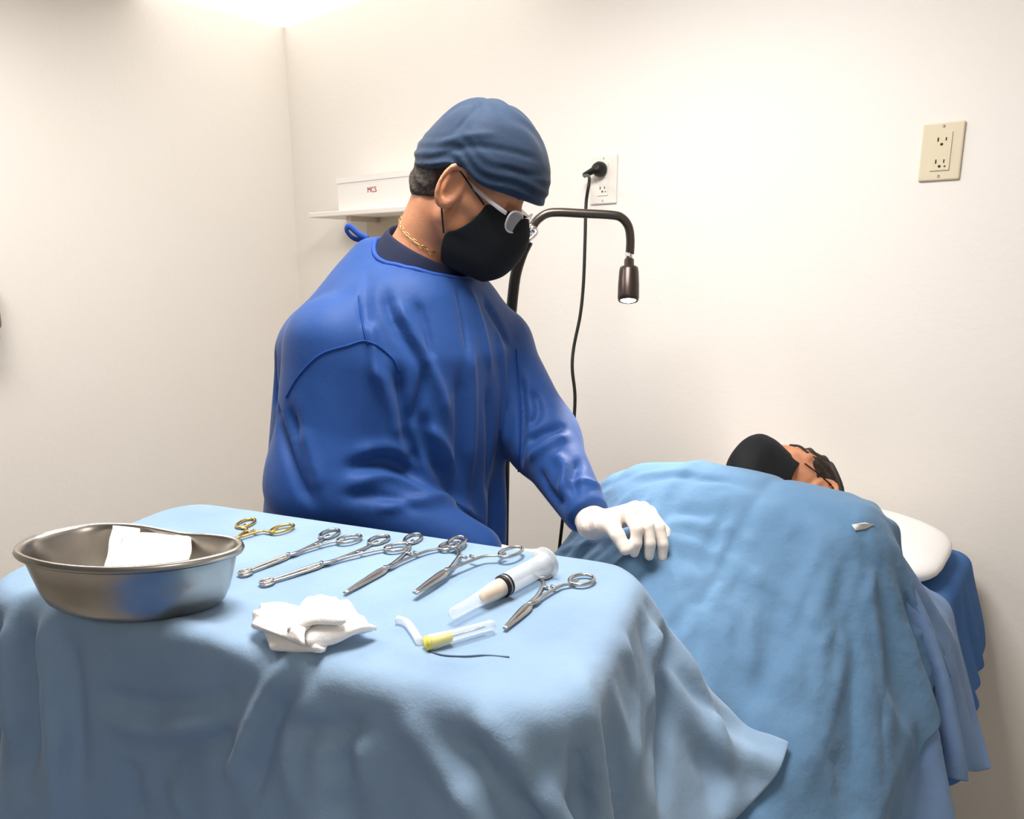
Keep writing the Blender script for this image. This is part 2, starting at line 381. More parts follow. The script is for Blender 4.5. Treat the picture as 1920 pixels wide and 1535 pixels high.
# ================================================================== bed
BX0, BX1, BY0, BY1 = -0.83, -0.185, -0.5, 1.77
def bedz(y): return np.interp(y, [-1, 0.45, 1.25, 1.9], [0.50, 0.51, 0.765, 0.80]).astype(np.float32)
bed = empty('examination_bed', ((BX0 + BX1) / 2, 0.6, 0), 'padded examination bed standing head end against the back wall', 'bed')
def bed_slab(x0, x1, ys, dz0, dz1):
    V = []; Fc = []
    for y in ys:
        z = float(bedz(y)); V += [(x0, y, z + dz0), (x1, y, z + dz0), (x1, y, z + dz1), (x0, y, z + dz1)]
    n = len(ys)
    for i in range(n - 1):
        for k in range(4): Fc.append((i * 4 + k, i * 4 + (k + 1) % 4, i * 4 + 4 + (k + 1) % 4, i * 4 + 4 + k))
    Fc += [(0, 3, 2, 1), (4 * n - 4, 4 * n - 3, 4 * n - 2, 4 * n - 1)]
    return V, [f[::-1] for f in Fc]
bevel(add('mattress', *bed_slab(BX0, BX1, [BY0, .45] , -0.09, 0), M_BED, bed, False), .02, 3)
bevel(add('backrest', *bed_slab(BX0, BX1, [.455, .85, 1.24, 1.3, BY1], -0.09, 0), M_BED, bed, False), .02, 3)
add('frame', *box(BX0 + .06, BX1 - .06, BY0 + .05, BY1 - .06, .33, .39), M_GREY, bed, False)
for x in (BX0 + .09, BX1 - .09):
    for y in (BY0 + .12, BY1 - .12): add('leg', *box(x - .022, x + .022, y - .022, y + .022, 0, .33), M_GREY, bed, False)
for x in (BX0 + .12, BX1 - .12):
    add('backrest_strut', *tube([(x, 1.25, .385), (x, 1.45, .69)], .014, 8), M_GREY, bed)
    add('mattress_support', *box(x - .02, x + .02, BY0 + .1, .40, .385, .425), M_GREY, bed, False)

# ================================================================== patient
PH = np.array([-0.506, 1.530, 0.926])
PB = np.array([[-0.304, 0.035, 0.949], [0.909, -0.27, 0.301], [0.268, 0.959, 0.05]]).T     # columns face, left, crown
PB = np.linalg.qr(PB)[0] * np.sign(np.diag(np.linalg.qr(PB)[1]))
def head_local(p, o, B, s=1.0): return ((p - np.asarray(o, np.float32)) @ np.asarray(B, np.float32)) / s
def head_sdf(q, ears=True, parts='all'):
    """head in its own frame: x to the face, y to its left, z to the crown; the ears' height is z = 0"""
    d = ell(q, (-.006, 0, .046), (.096, .075, .086))
    d = smin(d, ell(q, (.028, 0, -.02), (.07, .061, .092)), .03)
    d = smin(d, ell(q, (.064, 0, -.098), (.026, .032, .024)), .03)
    qa = q.copy(); qa[:, 1] = np.abs(qa[:, 1])
    d = smin(d, capsule(qa, (-.002, .054, -.045), (.055, .022, -.1), .02, .017), .025)
    d = smin(d, capsule(qa, (.066, .036, -.018), (.03, .058, -.006), .018, .012), .02)
    d = smax(d, -ell(qa, (.106, .033, .008), (.022, .02, .014)), .012)
    d = smin(d, capsule(qa, (.088, .012, .027), (.07, .052, .03), .011, .009), .012)
    d = smin(d, np.linalg.norm(qa - np.float32((.076, .033, .006)), axis=1) - .0125, .003)
    d = smin(d, capsule(q, (.094, 0, .018), (.118, 0, -.028), .008, .012), .014)
    d = smin(d, np.linalg.norm(qa - np.float32((.106, .012, -.03)), axis=1) - .0085, .008)
    d = smin(d, capsule(q, (.09, -.018, -.062), (.09, .018, -.062), .009), .008)
    if ears:
        e = qa - np.float32((-.004, .074, .010)); ca, sa = math.cos(.45), math.sin(.45)
        n = e[:, 1] * ca + e[:, 0] * sa * 1.0; a = e[:, 0] * ca - e[:, 1] * sa; b = e[:, 2]
        a2 = a - b * 0.12
        k = np.sqrt((a2 / .0195) ** 2 + (b / .035) ** 2)
        ring = np.sqrt(((k - 1) * .022) ** 2 + (n - .017 - .007 * np.clip(-a2 / .02, -1, 1)) ** 2) - .0050
        plate = np.maximum((k - 1) * .02, np.abs(n - .007) - .0035)
        anti = np.sqrt(((np.sqrt(((a2 - .003) / .012) ** 2 + ((b + .002) / .022) ** 2) - 1) * .014) ** 2 + (n - .011) ** 2) - .003
        lobe = np.linalg.norm(np.stack([a2 - .006, n - .008, b + .033], 1) / np.float32((1.1, .6, 1)), axis=1) - .0095
        root = capsule(np.stack([a, n, b], 1), (.012, -.008, -.02), (.004, -.008, .02), .012)
        ear = smin(smin(smin(plate, ring, .002), anti, .0025), smin(lobe, root, .008), .008)
        tr = np.linalg.norm(np.stack([a - .016, n - .008, b + .006], 1), axis=1) - .006
        ear = smin(ear, tr, .005)
        d = smin(d, ear, .004)
    return d
def torso_p(p):
    def flat(p, cx, s): q = p.copy(); q[:, 0] = (q[:, 0] - cx) / s + cx; return q
    d = capsule(flat(p, -.525, 1.6), (-.525, 1.22, .888), (-.52, 1.04, .777), .125, .108); d = smin(d, capsule(flat(p, -.52, 1.6), (-.52, 1.04, .777), (-.515, .72, .69), .108, .09), .05)
    d = smin(d, capsule(p, (-.69, 1.26, .895), (-.34, 1.26, .915), .088), .06)
    d = smin(d, capsule(flat(p, -.515, 1.5), (-.515, .72, .69), (-.51, .55, .62), .09, .085), .06)
    for s in (-1, 1):
        d = smin(d, capsule(p, (-.51 + .09 * s, .56, .61), (-.51 + .1 * s, .12, .585), .08, .055), .05)
        d = smin(d, capsule(p, (-.51 + .1 * s, .12, .585), (-.51 + .1 * s, -.28, .55), .052, .036), .03)
        d = smin(d, capsule(p, (-.51 + .1 * s, -.28, .545), (-.51 + .11 * s, -.31, .645), .034, .025), .02)
    for s, zz in ((-1, -.005), (1, .0)):
        cx = -.525; d = smin(d, capsule(p, (cx + .20 * s, 1.22, .865 + zz), (cx + .23 * s, .93, .725 + zz), .056, .042), .03)
        d = smin(d, capsule(p, (cx + .23 * s, .93, .725 + zz), (cx + .23 * s, .68, .63), .042, .03), .02)
        d = smin(d, capsule(p, (cx + .23 * s, .68, .63), (cx + .22 * s, .55, .58), .032, .022), .02)
    return d
def neck_p(p): return capsule(p, PH + PB @ np.array((-.03, 0, -.04)), (-.525, 1.30, .885), .058, .066)
def patient_sdf(p):
    d = smin(torso_p(p), neck_p(p), .05)
    if p[:, 1].max() > 1.3: d = smin(d, head_sdf(head_local(p, PH, PB)), .02)
    return d
pat = empty('person', (-0.52, 0.6, 0.66), 'patient lying on the bed with a black face mask, body under blue drapes', 'person')
V, Fc = surfnet(patient_sdf, axis_grid(-.86, -.17, .013, .0042, PH[0] - .13, PH[0] + .15), axis_grid(-.37, 1.68, .016, .0042, PH[1] - .14, PH[1] + .15), axis_grid(.50, 1.08, .013, .0042, PH[2] - .09, PH[2] + .145))
add('body', relax(V, Fc, 1, .3), Fc, M_SKIN, pat)
def shirt_sdf(p):
    d = torso_p(p) - .007; d = smax(d, -neck_p(p) + .012, .01); return np.maximum(np.maximum(d, .45 - p[:, 1]), p[:, 1] - 1.335)
V, Fc = surfnet(shirt_sdf, axis_grid(-.87, -.16, .014), axis_grid(.42, 1.36, .014), axis_grid(.50, 1.06, .013))
add('hospital_gown', V, Fc, M_WHITE, pat)
def hl(o, B, q): return np.asarray(o) + np.asarray(B) @ np.asarray(q, float)
def hair_p(p):
    q = head_local(p, PH, PB); d = ell(q, (-.014, 0, .052), (.104, .083, .094)) + .004 * np.sin(q[:, 1] * 190 + 3 * np.sin(q[:, 2] * 60)) * np.sin(q[:, 2] * 110 + 1)
    front = q[:, 0] * 0.72 - q[:, 2] * 0.70 - .022 + .012 * np.sin(q[:, 1] * 70) + .2 * np.abs(q[:, 1]) * 0
    side = q[:, 0] - .040 - np.clip(q[:, 2], 0, 1) * .75
    d = smax(d, front, .01); d = smax(d, side, .01)
    earcut = ell(q, (.0, .085, -.002), (.026, .03, .04)); d = smax(d, -earcut, .006)
    return np.maximum(d, -q[:, 2] - .045)
V, Fc = surfnet(hair_p, *[axis_grid(PH[k] - .16, PH[k] + .18, .004) for k in range(3)])
add('hair', V, Fc, M_HAIR_P, pat)
def eyebrow(o, B, s, parent, m):
    pts = [hl(o, B, q) for q in ((.1, .014 * s, .03), (.094, .034 * s, .036), (.078, .054 * s, .031))]
    add('eyebrow', *tube(spline(pts, 5), .0035, 6, flat=(1.2, .7)), m, parent)
for s in (-1, 1): eyebrow(PH, PB, s, pat, M_HAIR_P)

def mask_mesh(o, B, s=1.0, scale=1.0, du=0.0):
    """pleated mask as a shell in the head frame: rows from the nose bridge to under the chin, columns from ear to ear"""
    rows = [(.124, .006, .030, .064, .060, .004), (.139, -.022, .034, .058, .066, -.018), (.142, -.046, .038, .046, .069, -.040), (.139, -.068, .040, .030, .071, -.058), (.131, -.090, .041, .014, .072, -.070), (.116, -.114, .040, .014, .070, -.096), (.088, -.134, .034, .020, .060, -.124)]
    V = []; nc = 17
    for r, (fc, uc, lm, fs, ls, us) in enumerate(spline(rows, 3)):
        for c in range(nc):
            t = -1 + 2 * c / (nc - 1); a = abs(t)
            l = math.copysign(1, t) * (lm * min(a / .5, 1) if a <= .5 else lm + (ls - lm) * (a - .5) / .5)
            fmid = fc - .026; e = a ** 1.35
            f = fc + (fmid - fc) * (a / .5) ** 1.6 if a <= .5 else fmid + (fs - fmid) * ((a - .5) / .5) ** 1.05
            u = uc + (us - uc) * e
            V.append(hl(o, B, np.array((f, l, u + du)) * scale))
    nr = len(V) // nc
    return np.array(V), [f[::-1] for f in grid_faces(nr, nc).tolist()], nr, nc
def ear_loops(o, B, parent, sides=(-1, 1), scale=1.0):
    for s in sides:
        for (q0, q1, q2) in (((.062, .063 * s, .0), (.03, .078 * s, .022), (-.002, .088 * s, .044)), ((.013, .074 * s, -.072), (.004, .079 * s, -.05), (-.006, .083 * s, -.026))):
            add('ear_loop', *tube(spline([hl(o, B, np.array(q) * scale) for q in (q0, q1, q2)], 6), .0017, 6), M_BLACK, parent)
V, Fc, nr, nc = mask_mesh(PH, PB, du=-.014)
pm = subsurf(solidify(add('face_mask', V, Fc, M_MASK, pat), .002)); ear_loops(PH, PB, pm)

# ================================================================== pillow and sheets
def pillow_sdf(p):
    y = p[:, 1]; zc = bedz(y) + .05
    q = np.stack([(p[:, 0] + .50) / .30, (y - 1.60) / .155, (p[:, 2] - zc) / .055], 1)
    k = (np.abs(q[:, 0]) ** 4 + np.abs(q[:, 1]) ** 4) ** .25
    d = (np.sqrt(np.clip(k, 0, 9) ** 2 * 1.0 + q[:, 2] ** 2) - 1) * .05
    dent = np.linalg.norm((p - np.float32((PH[0], PH[1], PH[2]))) / np.float32((1, 1, 1)), axis=1) - .105
    return np.maximum(np.maximum(d, -dent), .005 - np.minimum(patient_sdf(p), hair_p(p)))
V, Fc = surfnet(pillow_sdf, axis_grid(-.84, -.16, .008), axis_grid(1.42, 1.78, .008), axis_grid(.74, .94, .006))
V[:, 2] += .004 * wav(V[:, 0], V[:, 1], 5, 8, 3, 12)
tag(add('pillow', relax(V, Fc, 2, .5), Fc, M_WHITE), "white pillow under the patient's head at the bed end", 'pillow')

def bed_sdf(p):
    zt = bedz(p[:, 1]); q = p.copy(); q[:, 2] = p[:, 2] - zt + .045
    return rbox(q, ((BX0 + BX1) / 2, (BY0 + BY1) / 2, 0), ((BX1 - BX0) / 2, (BY1 - BY0) / 2, .045), .02)
def lump_sdf(p): return np.minimum(bed_sdf(p), smin(torso_p(p), neck_p(p), .05))
def lump_floor(p): return np.minimum(lump_sdf(p), p[:, 2])
def cloth_grid(x0, x1, y0, y1, z, h, amp=0.004, seed=1, skew=0.0):
    nu = int(round((x1 - x0) / h)) + 1; nv = int(round((y1 - y0) / h)) + 1
    X, Y = np.meshgrid(x0 + h * np.arange(nu), y0 + h * np.arange(nv), indexing='ij')
    P = np.stack([X, Y, np.full_like(X, z)], -1); P[..., 2] += amp * wav(X, Y, seed, 12, 1.5, 6)
    return P
def sheet(name, P, m, label, cat, th=.0022, parent=None):
    nu, nv = P.shape[:2]; V = P.reshape(-1, 3)
    o = add(name, V, grid_faces(nu, nv).tolist(), m, parent)
    solidify(o, th); subsurf(o); tag(o, label, cat); return o
def bvh_of(P):
    nu, nv = P.shape[:2]; return BVHTree.FromPolygons([tuple(p) for p in P.reshape(-1, 3)], grid_faces(nu, nv).tolist())
def push_out(P, under, solid, gap=.005, reach=.05, passes=3):
    """keep an upper cloth outside the cloth below it"""
    V = P.reshape(-1, 3).copy(); fc = grid_faces(*P.shape[:2]); bv = bvh_of(under)
    for it in range(passes):
        hits = [bv.find_nearest(Vector(p), reach) for p in V]; idx = [i for i, h in enumerate(hits) if h[0] is not None]
        if not idx: break
        L = np.array([hits[i][0][:] for i in idx]); N = np.array([hits[i][1][:] for i in idx])
        up = solid((L + N * .012).astype(np.float32)) < solid((L - N * .012).astype(np.float32)); N[up] *= -1
        d = ((V[idx] - L) * N).sum(1); mv = np.clip(gap - d, 0, reach); V[idx] += N * mv[:, None]
        if it < passes - 1: V2 = relax(V, fc, 1, .35); V[idx] = V2[idx]
    return V.reshape(P.shape)
# white sheet under the pillow, hanging over the head corner
Pw = cloth(cloth_grid(-.80, -.19, 1.38, 1.785, .88, .014, .006, 3), .014, lambda p: bed_sdf(p), 150, .004, .97)
sheet('bed_sheet', Pw, M_WHITE, 'white bed sheet spread under the pillow at the wall end', 'sheet')
Ps = cloth_grid(-.42, .03, 1.16, 1.78, .90, .0135, .03, 11)
fold = np.clip((Ps[..., 0] + .2) / .15, 0, 1); Ps[..., 1] = 1.74 + (Ps[..., 1] - 1.78) * (1 - .14 * fold); Ps[..., 0] += .02 * fold * np.sin(Ps[..., 1] * 60); Ps = cloth(Ps, .0135, lambda p: bed_sdf(p), 180, .012, .97)
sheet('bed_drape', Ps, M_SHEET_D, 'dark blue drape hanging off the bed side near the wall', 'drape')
P2 = cloth_grid(-.40, .08, .15, 1.55, 1.12, .013, .03, 21)
a = math.radians(-7); c0 = P2.mean((0, 1)); X = P2 - c0
P2 = np.stack([X[..., 0] * math.cos(a) - X[..., 1] * math.sin(a), X[..., 0] * math.sin(a) + X[..., 1] * math.cos(a), X[..., 2]], -1) + c0
P2 = cloth(P2, .013, lambda p: lump_sdf(p), 200, .018, .97)
P2 = push_out(P2, Ps, lump_sdf)
sheet('under_drape', P2, M_DRAPE_C, "pale blue drape hanging from the patient's side down the bed", 'drape')
P1 = cloth_grid(-.93, .01, .12, 1.325, 1.10, .0115, .012, 31)
P1 = cloth(P1, .0115, lambda p: lump_sdf(p), 200, .026, .95)
def creases(P, h, step_u, step_v, amp, ph=(0.03, 0.05)):
    nu, nv = P.shape[:2]; V = P.reshape(-1, 3); N = vnormals(V, grid_faces(nu, nv)).reshape(P.shape); N *= np.sign(N[..., 2:3].mean())
    U, Vv = np.meshgrid(np.arange(nu) * h, np.arange(nv) * h, indexing='ij'); D = np.zeros((nu, nv))
    for (x, st, p0) in ((U, step_u, ph[0]), (Vv, step_v, ph[1])):
        k = np.round((x - p0) / st); dd = np.abs(x - p0 - k * st); D += amp * np.where(k.astype(int) % 2 == 0, 1, -1) * np.exp(-(dd / .011) ** 1.3)
    return P + N * D[..., None]
P1 = creases(P1, .0115, .155, .145, .008)
P1 = P1 + np.array((0, 0, 1.0)) * (.0025 * wav(P1[..., 0], P1[..., 1], 77, 14, 6, 22))[..., None]
P1F = grid_faces(*P1.shape[:2]); C1 = Cf(P1.reshape(-1, 3))
if vnormals(C1, P1F)[:, 2].mean() < 0: P1F = P1F[:, ::-1]
CR = [[(1488, 942), (1453, 1011), (1404, 1075), (1375, 1114)], [(1571, 991), (1532, 1055), (1498, 1119), (1468, 1223)], [(1375, 947), (1340, 1011), (1316, 1075)], [(1355, 977), (1453, 1055), (1512, 1124), (1557, 1188)],
      [(1424, 903), (1503, 952), (1581, 987), (1640, 1011)], [(1335, 1114), (1404, 1169), (1468, 1252), (1522, 1301)], [(1257, 962), (1300, 963), (1345, 972)], [(1250, 985), (1300, 988), (1350, 1000)], [(1470, 1010), (1530, 1040), (1600, 1070)], [(1380, 1150), (1360, 1200), (1400, 1290)], [(1300, 900), (1370, 905), (1440, 925)], [(1180, 900), (1240, 890), (1300, 885)], [(1420, 1190), (1480, 1210), (1540, 1260)]]
L1 = [(l, .0085, .0110 if i % 2 else -.0110) for i, l in enumerate(CR)] + [([(x + 7, y + 7) for x, y in l], .009, -.006 if i % 2 else .006) for i, l in enumerate(CR)]
for dx, hh in ((-8, .010), (-22, -.010), (-36, .009), (-52, -.008)): L1.append(([(1640 + dx, 991), (1645 + dx, 1075), (1625 + dx, 1134), (1590 + dx, 1190), (1576 + dx, 1272), (1561 + dx, 1336), (1532 + dx, 1409), (1500 + dx, 1500)], .0075, hh))
P1 = W(strokes(C1, P1F, L1)).reshape(P1.shape)
P1 = push_out(P1, P2, lump_sdf); P1 = push_out(P1, Ps, lump_sdf)
P1[..., 2] = np.maximum(P1[..., 2], .004)
sheet('patient_drape', P1, M_DRAPE_B, "creased blue drape covering the patient's chest below the masked face", 'drape')
P0 = cloth(cloth_grid(-.87, -.14, -.50, .30, .74, .02, .008, 41), .02, lambda p: lump_sdf(p), 120, .010, .95)
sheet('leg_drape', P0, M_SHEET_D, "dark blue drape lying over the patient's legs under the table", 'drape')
B1 = bvh_of(P1)
def on_drape(px, py, off=.0025):
    hit = B1.ray_cast(Vector((0, 0, CAM_H)), Vector(W(ray(px, py)))); n = np.array(hit[1]); n = -n if n @ W(ray(px, py)) > 0 else n; return np.array(hit[0]) + n * off
tb = [on_drape(*q) for q in ((1597, 984), (1603, 995), (1622, 991), (1637, 984), (1620, 981))]
o = add('white_tab', tb + [(tb[0] + tb[3]) / 2 + (0, -.001, .002)], [(0, 1, 5), (1, 2, 5), (2, 3, 5), (3, 4, 5), (4, 0, 5)], M_WHITE); solidify(o, .0015); tag(o, "small white cloth tab on the edge of the patient's drape", 'tab')

# ================================================================== instrument stand and its drape
ZT = 1.012
TA = math.radians(19.5); EA = np.array([math.cos(TA), math.sin(TA), 0]); EB = np.array([-math.sin(TA), math.cos(TA), 0])
TC = np.array([-0.765, 0.515, 0.0]); HA, HB = 0.405, 0.185
def tl(a, b, z=0.0): return TC + EA * a + EB * b + np.array([0, 0, z])
def tray_sdf(p):
    q = p - TC.astype(np.float32); a = q @ EA.astype(np.float32); b = q @ EB.astype(np.float32); r = .07
    dx = np.abs(a) - (HA - r); dy = np.abs(b) - (HB - r)
    d2 = np.sqrt(np.maximum(dx, 0) ** 2 + np.maximum(dy, 0) ** 2) + np.minimum(np.maximum(dx, dy), 0) - r
    dz = np.abs(q[:, 2] - (ZT - .025)) - .02; rr = .02; d2 = d2 + rr; dz = dz - .005 + rr
    return np.sqrt(np.maximum(d2, 0) ** 2 + np.maximum(dz, 0) ** 2) + np.minimum(np.maximum(d2, dz), 0) - rr
st = empty('instrument_stand', tuple(tl(-.36, -.02)), 'wheeled instrument stand hidden beneath the light blue table drape', 'stand')
V, Fc = surfnet(lambda p: tray_sdf(p) + .003, axis_grid(TC[0] - .47, TC[0] + .47, .012), axis_grid(TC[1] - .36, TC[1] + .36, .012), axis_grid(ZT - .06, ZT + .01, .006))
add('tray', V, Fc, M_STEEL_B, st)
post = tl(-.47, -.02); add('post', *tube([post + (0, 0, .06), post + (0, 0, .5), post + (0, 0, .93), tl(-.40, -.02, .975)], .014, 12), M_CHROME, st)
add('support_frame', *tube([tl(-.40, -.02, .972), tl(.3, -.02, .972)], .011, 10), M_CHROME, st)
add('foot', *tube([tl(-.47, -.28, .055), tl(-.47, .28, .055)], .018, 10), M_CHROME, st)
for b in (-.28, .28):
    c = tl(-.47, b, .0); V, Fc = lathe([(.0, -.011), (.02, -.011), (.026, -.006), (.026, .006), (.02, .011), (.0, .011)], 16)
    add('caster', align(V, c + (0, 0, .0262) - EA * .001, c + (0, 0, .0262) + EA), Fc, M_BLACK, st)

def table_hit(p): return np.minimum(np.minimum(tray_sdf(p), lump_sdf(p) - .032), p[:, 2])
h = .0122
a0, a1, b0, b1 = -HA - .33, HA + .30, -HB - .34, HB + .035
nu = int((a1 - a0) / h) + 1; nv = int((b1 - b0) / h) + 1
A, B = np.meshgrid(a0 + h * np.arange(nu), b0 + h * np.arange(nv), indexing='ij')
cf = .11 * np.clip((-HB - B) / .22, 0, 1); cr = .10 * np.clip((A - HA) / .2, 0, 1)
A_i = A * (1 - cf); B_i = B * (1 - cr)
PT = TC + A_i[..., None] * EA + B_i[..., None] * EB; PT[..., 2] = ZT + .012 + .006 * wav(A, B, 51, 12, 1.5, 7)
PT = cloth(PT, h, table_hit, 210, .004, .98, bend=.22)

# ================================================================== the surgeon (modelled in the C frame, then turned into the room)
def rot_basis(yaw, pitch, roll=0.0):
    ya, p, r = np.radians([yaw, pitch, roll])
    f = np.array([math.cos(ya) * math.cos(p), -math.sin(ya) * math.cos(p), -math.sin(p)]); l = np.array([math.sin(ya), math.cos(ya), 0]); u = np.cross(f, l)
    return np.stack([f, l * math.cos(r) + u * math.sin(r), u * math.cos(r) - l * math.sin(r)], 1)
DH = np.array([-0.081, 1.37, 1.540]); DB = rot_basis(19, 23)
FD = np.array([0.766, -0.643, 0]); RT = np.array([-0.643, -0.766, 0])       # where the chest faces, the surgeon's right
NB = PD(772, 505, 1.425)                                                       # neck base
RS, LS = PD(622, 640, 1.285), PD(930, 645, 1.51)                               # shoulders
RE, RWR = PD(600, 900, 1.255), PD(890, 1035, 1.245)                             # right elbow, wrist
LE, LWR = PD(1018, 825, 1.42), PD(1100, 963, 1.215)                            # left elbow, wrist
PEL = np.array([-0.235, 1.44, 0.93])
def flatB(): return np.stack([FD, -RT, (0, 0, 1)], 1)
def body_sdf(p):
    d = ell(p, (-.185, 1.415, 1.19), (.115, .175, .22), flatB())
    d = smin(d, ell(p, PEL, (.115, .165, .17), flatB()), .08)
    d = smin(d, capsule(p, NB + (0, 0, -.03), RS, .065, .065), .05); d = smin(d, capsule(p, NB + (0, 0, -.03), LS, .065, .065), .05)
    d = smin(d, capsule(p, DH + DB @ np.array((-.040, 0, -.045)), NB, .060, .056), .04)
    for a, b, c in ((RS, RE, RWR), (LS, LE, LWR)):
        d = smin(d, capsule(p, a, b, .055, .043), .03); d = smin(d, capsule(p, b, c, .043, .029), .02)
    for s in (-1, 1):
        hip = PEL - RT * .09 * s + (0, 0, -.06); kn = hip + FD * .03 + (0, 0, -.40); an = hip - FD * .02 + np.array([0, 0, -.78])
        d = smin(d, capsule(p, hip, kn, .085, .058), .04); d = smin(d, capsule(p, kn, an, .055, .038), .03)
    if p[:, 2].max() > 1.33: d = smin(d, head_sdf(head_local(p, DH, DB)), .02)
    return d
base = W((PEL[0], PEL[1], 0.0))
doc = empty('person', tuple(base), 'surgeon in royal blue gown, navy cap and black mask leaning over the patient', 'person')
V, Fc = surfnet(body_sdf, axis_grid(-.48, .22, .012, .0036, DH[0] - .14, DH[0] + .15), axis_grid(1.15, 1.72, .012, .0036, DH[1] - .13, DH[1] + .13), axis_grid(.05, 1.70, .014, .0036, 1.385, 1.65))
add('body', W(relax(V, Fc, 1, .25)), Fc, M_SKIN, doc)
def lw(q): return W(hl(DH, DB, q))
WB = RW @ DB
# cap ---------------------------------------------------------------
def cap_sdf(p):
    q = head_local(p, DH, DB)
    d = ell(q, (.020, 0, .050), (.119, .093, .103)); d = smin(d, ell(q, (.002, 0, .085), (.078, .082, .076)), .05); d = smin(d, ell(q, (-.022, 0, .036), (.093, .086, .058)), .03)
    zc = .021 + .008 * np.clip(q[:, 0] / .1, -1, 1) + .022 * np.exp(-((q[:, 0] + .0) / .035) ** 2) * (np.abs(q[:, 1]) > .03)
    edge = zc - q[:, 2]
    d = smax(d, edge, .006)
    t = q[:, 2] - zc
    d += .0022 * np.sin(t * 330 + 26 * q[:, 0] + 9 * q[:, 1] + 2.0 * np.sin(q[:, 0] * 40)) * np.clip(1 - t / .07, 0, 1)
    d += .0018 * np.sin(q[:, 1] * 150 + 3 * np.sin(q[:, 0] * 45)) * np.clip((q[:, 2] - .10) / .05, 0, 1)
    return d
V, Fc = surfnet(cap_sdf, *[axis_grid(DH[k] - .17, DH[k] + .19, .0038) for k in range(3)])
CAPV, CAPF = V, Fc
V = strokes(V, Fc, [([(800, 300), (880, 275), (960, 285), (1010, 300)], .006, -.003), ([(905, 190), (880, 215), (850, 250)], .005, -.003), ([(930, 310), (985, 325), (1020, 330)], .005, -.0025), ([(820, 270), (870, 255), (930, 250)], .006, .003), ([(895, 185), (893, 215), (888, 240)], .004, -.0025)])
cap_o = add('surgical_cap', W(relax(V, Fc, 1, .4)), Fc, M_CAP, doc); cap_o['label'] = 'navy blue cloth cap'
# hair at the nape and in front of the ear ----------------------------------
def hair_sdf(p):
    q = head_local(p, DH, DB); d = smin(ell(q, (-.006, 0, .046), (.1005, .079, .090)), ell(q, (-.048, 0, -.008), (.062, .066, .062)), .03) + .0035 * np.sin(q[:, 2] * 170 + 4 * np.sin(q[:, 1] * 60)) * np.sin(q[:, 1] * 120 + q[:, 0] * 90)
    d = smax(d, q[:, 0] + .022 - .25 * (q[:, 2]), .008); d = np.maximum(d, q[:, 2] - .034); d = smax(d, -q[:, 2] - .046 + .35 * (q[:, 0] + .1), .012)
    ec = ell(np.stack([q[:, 0], np.abs(q[:, 1]), q[:, 2]], 1), (-.008, .085, .0), (.027, .03, .042))
    return smax(d, -ec, .006)
V, Fc = surfnet(hair_sdf, *[axis_grid(DH[k] - .15, DH[k] + .12, .0036) for k in range(3)])
add('hair', W(V), Fc, M_HAIR, doc)
for s in (-1, 1):
    eyebrow(W(DH), WB, s, doc, M_HAIR)
# mask --------------------------------------------------------------
V, Fc, nr, nc = mask_mesh(W(DH), WB)
dm = subsurf(solidify(add('face_mask', V, Fc, M_MASK, doc), .002)); ear_loops(W(DH), WB, dm)
# glasses -------------------------------------------------------------
gl = add('glasses', *tube(spline([lw((.118, -.014, .000)), lw((.124, 0, .005)), lw((.118, .014, .000))], 5), .0018, 8), M_CHROME, doc)
for s in (-1, 1):
    ring = []
    for k in range(20):
        t = 2 * math.pi * k / 20; a, b = math.cos(t), math.sin(t)
        a = math.copysign(abs(a) ** .75, a); b = math.copysign(abs(b) ** .75, b)
        yy = .037 + .024 * a; ring.append(lw((.119 - 4.2 * (yy - .012) ** 2 , s * yy, -.008 + .019 * b)))
    add('lens_rim', *tube(ring, .0016, 7, closed=True), M_CLEAR2, gl)
    cen = np.mean(ring, 0); add('lens', np.vstack([ring, [cen]]), [(k, (k + 1) % 20, 20) for k in range(20)], M_LENS, gl)
    add('temple_arm', *tube(spline([lw((.104, .061 * s, .002)), lw((.088, .070 * s, .006)), lw((.045, .0745 * s, .018)), lw((.006, .076 * s, .03)), lw((-.016, .078 * s, .024))], 6), .0024, 8, flat=(.6, 1.5)), M_CLEAR2, gl)
# scrub top and neck chain ------------------------------------------------
NC = np.array([-.168, 1.425, 1.425]); NA = np.array([.32, -.20, .93]); NA /= np.linalg.norm(NA)
def shell_torso(p, grow):
    d = ell(p, (-.180, 1.415, 1.16), (.135 + grow, .185 + grow, .235 + grow), flatB())
    d = smin(d, capsule(p, NB + (-.0, .0, -.05), RS + (0, 0, -.012), .066 + grow * .7, .068 + grow), .06); d = smin(d, capsule(p, NB + (0, 0, -.045), LS, .066 + grow * .7, .07 + grow), .06)
    return d
def neck_hole(p, r, drop):
    c = NC - NA * drop; v = p - c.astype(np.float32); a = v @ NA.astype(np.float32); rad = np.linalg.norm(v - a[:, None] * NA.astype(np.float32), axis=1)
    return smax(rad - r - .25 * np.clip(a, 0, .1), -a - .02, .02)
e1 = np.cross(NA, (0, 0, 1)); e1 /= np.linalg.norm(e1); e2 = np.cross(NA, e1); NS = 56
prof = [(.120, -.055), (.108, -.032), (.099, -.012), (.092, .006), (.086, .020), (.082, .029), (.078, .029), (.075, .016), (.073, -.010)]
V = []; Fc = []
for r, a in prof:
    for k in range(NS):
        t = 2 * math.pi * k / NS; dr = e1 * math.cos(t) + e2 * math.sin(t); back = float(-dr @ FD)
        V.append(NC + dr * (r + .001 * math.sin(5 * t)) + NA * (a + .010 * back + .002 * math.sin(3 * t + 1)))
for i in range(len(prof) - 1):
    for k in range(NS): Fc.append((i * NS + k, i * NS + (k + 1) % NS, (i + 1) * NS + (k + 1) % NS, (i + 1) * NS + k))
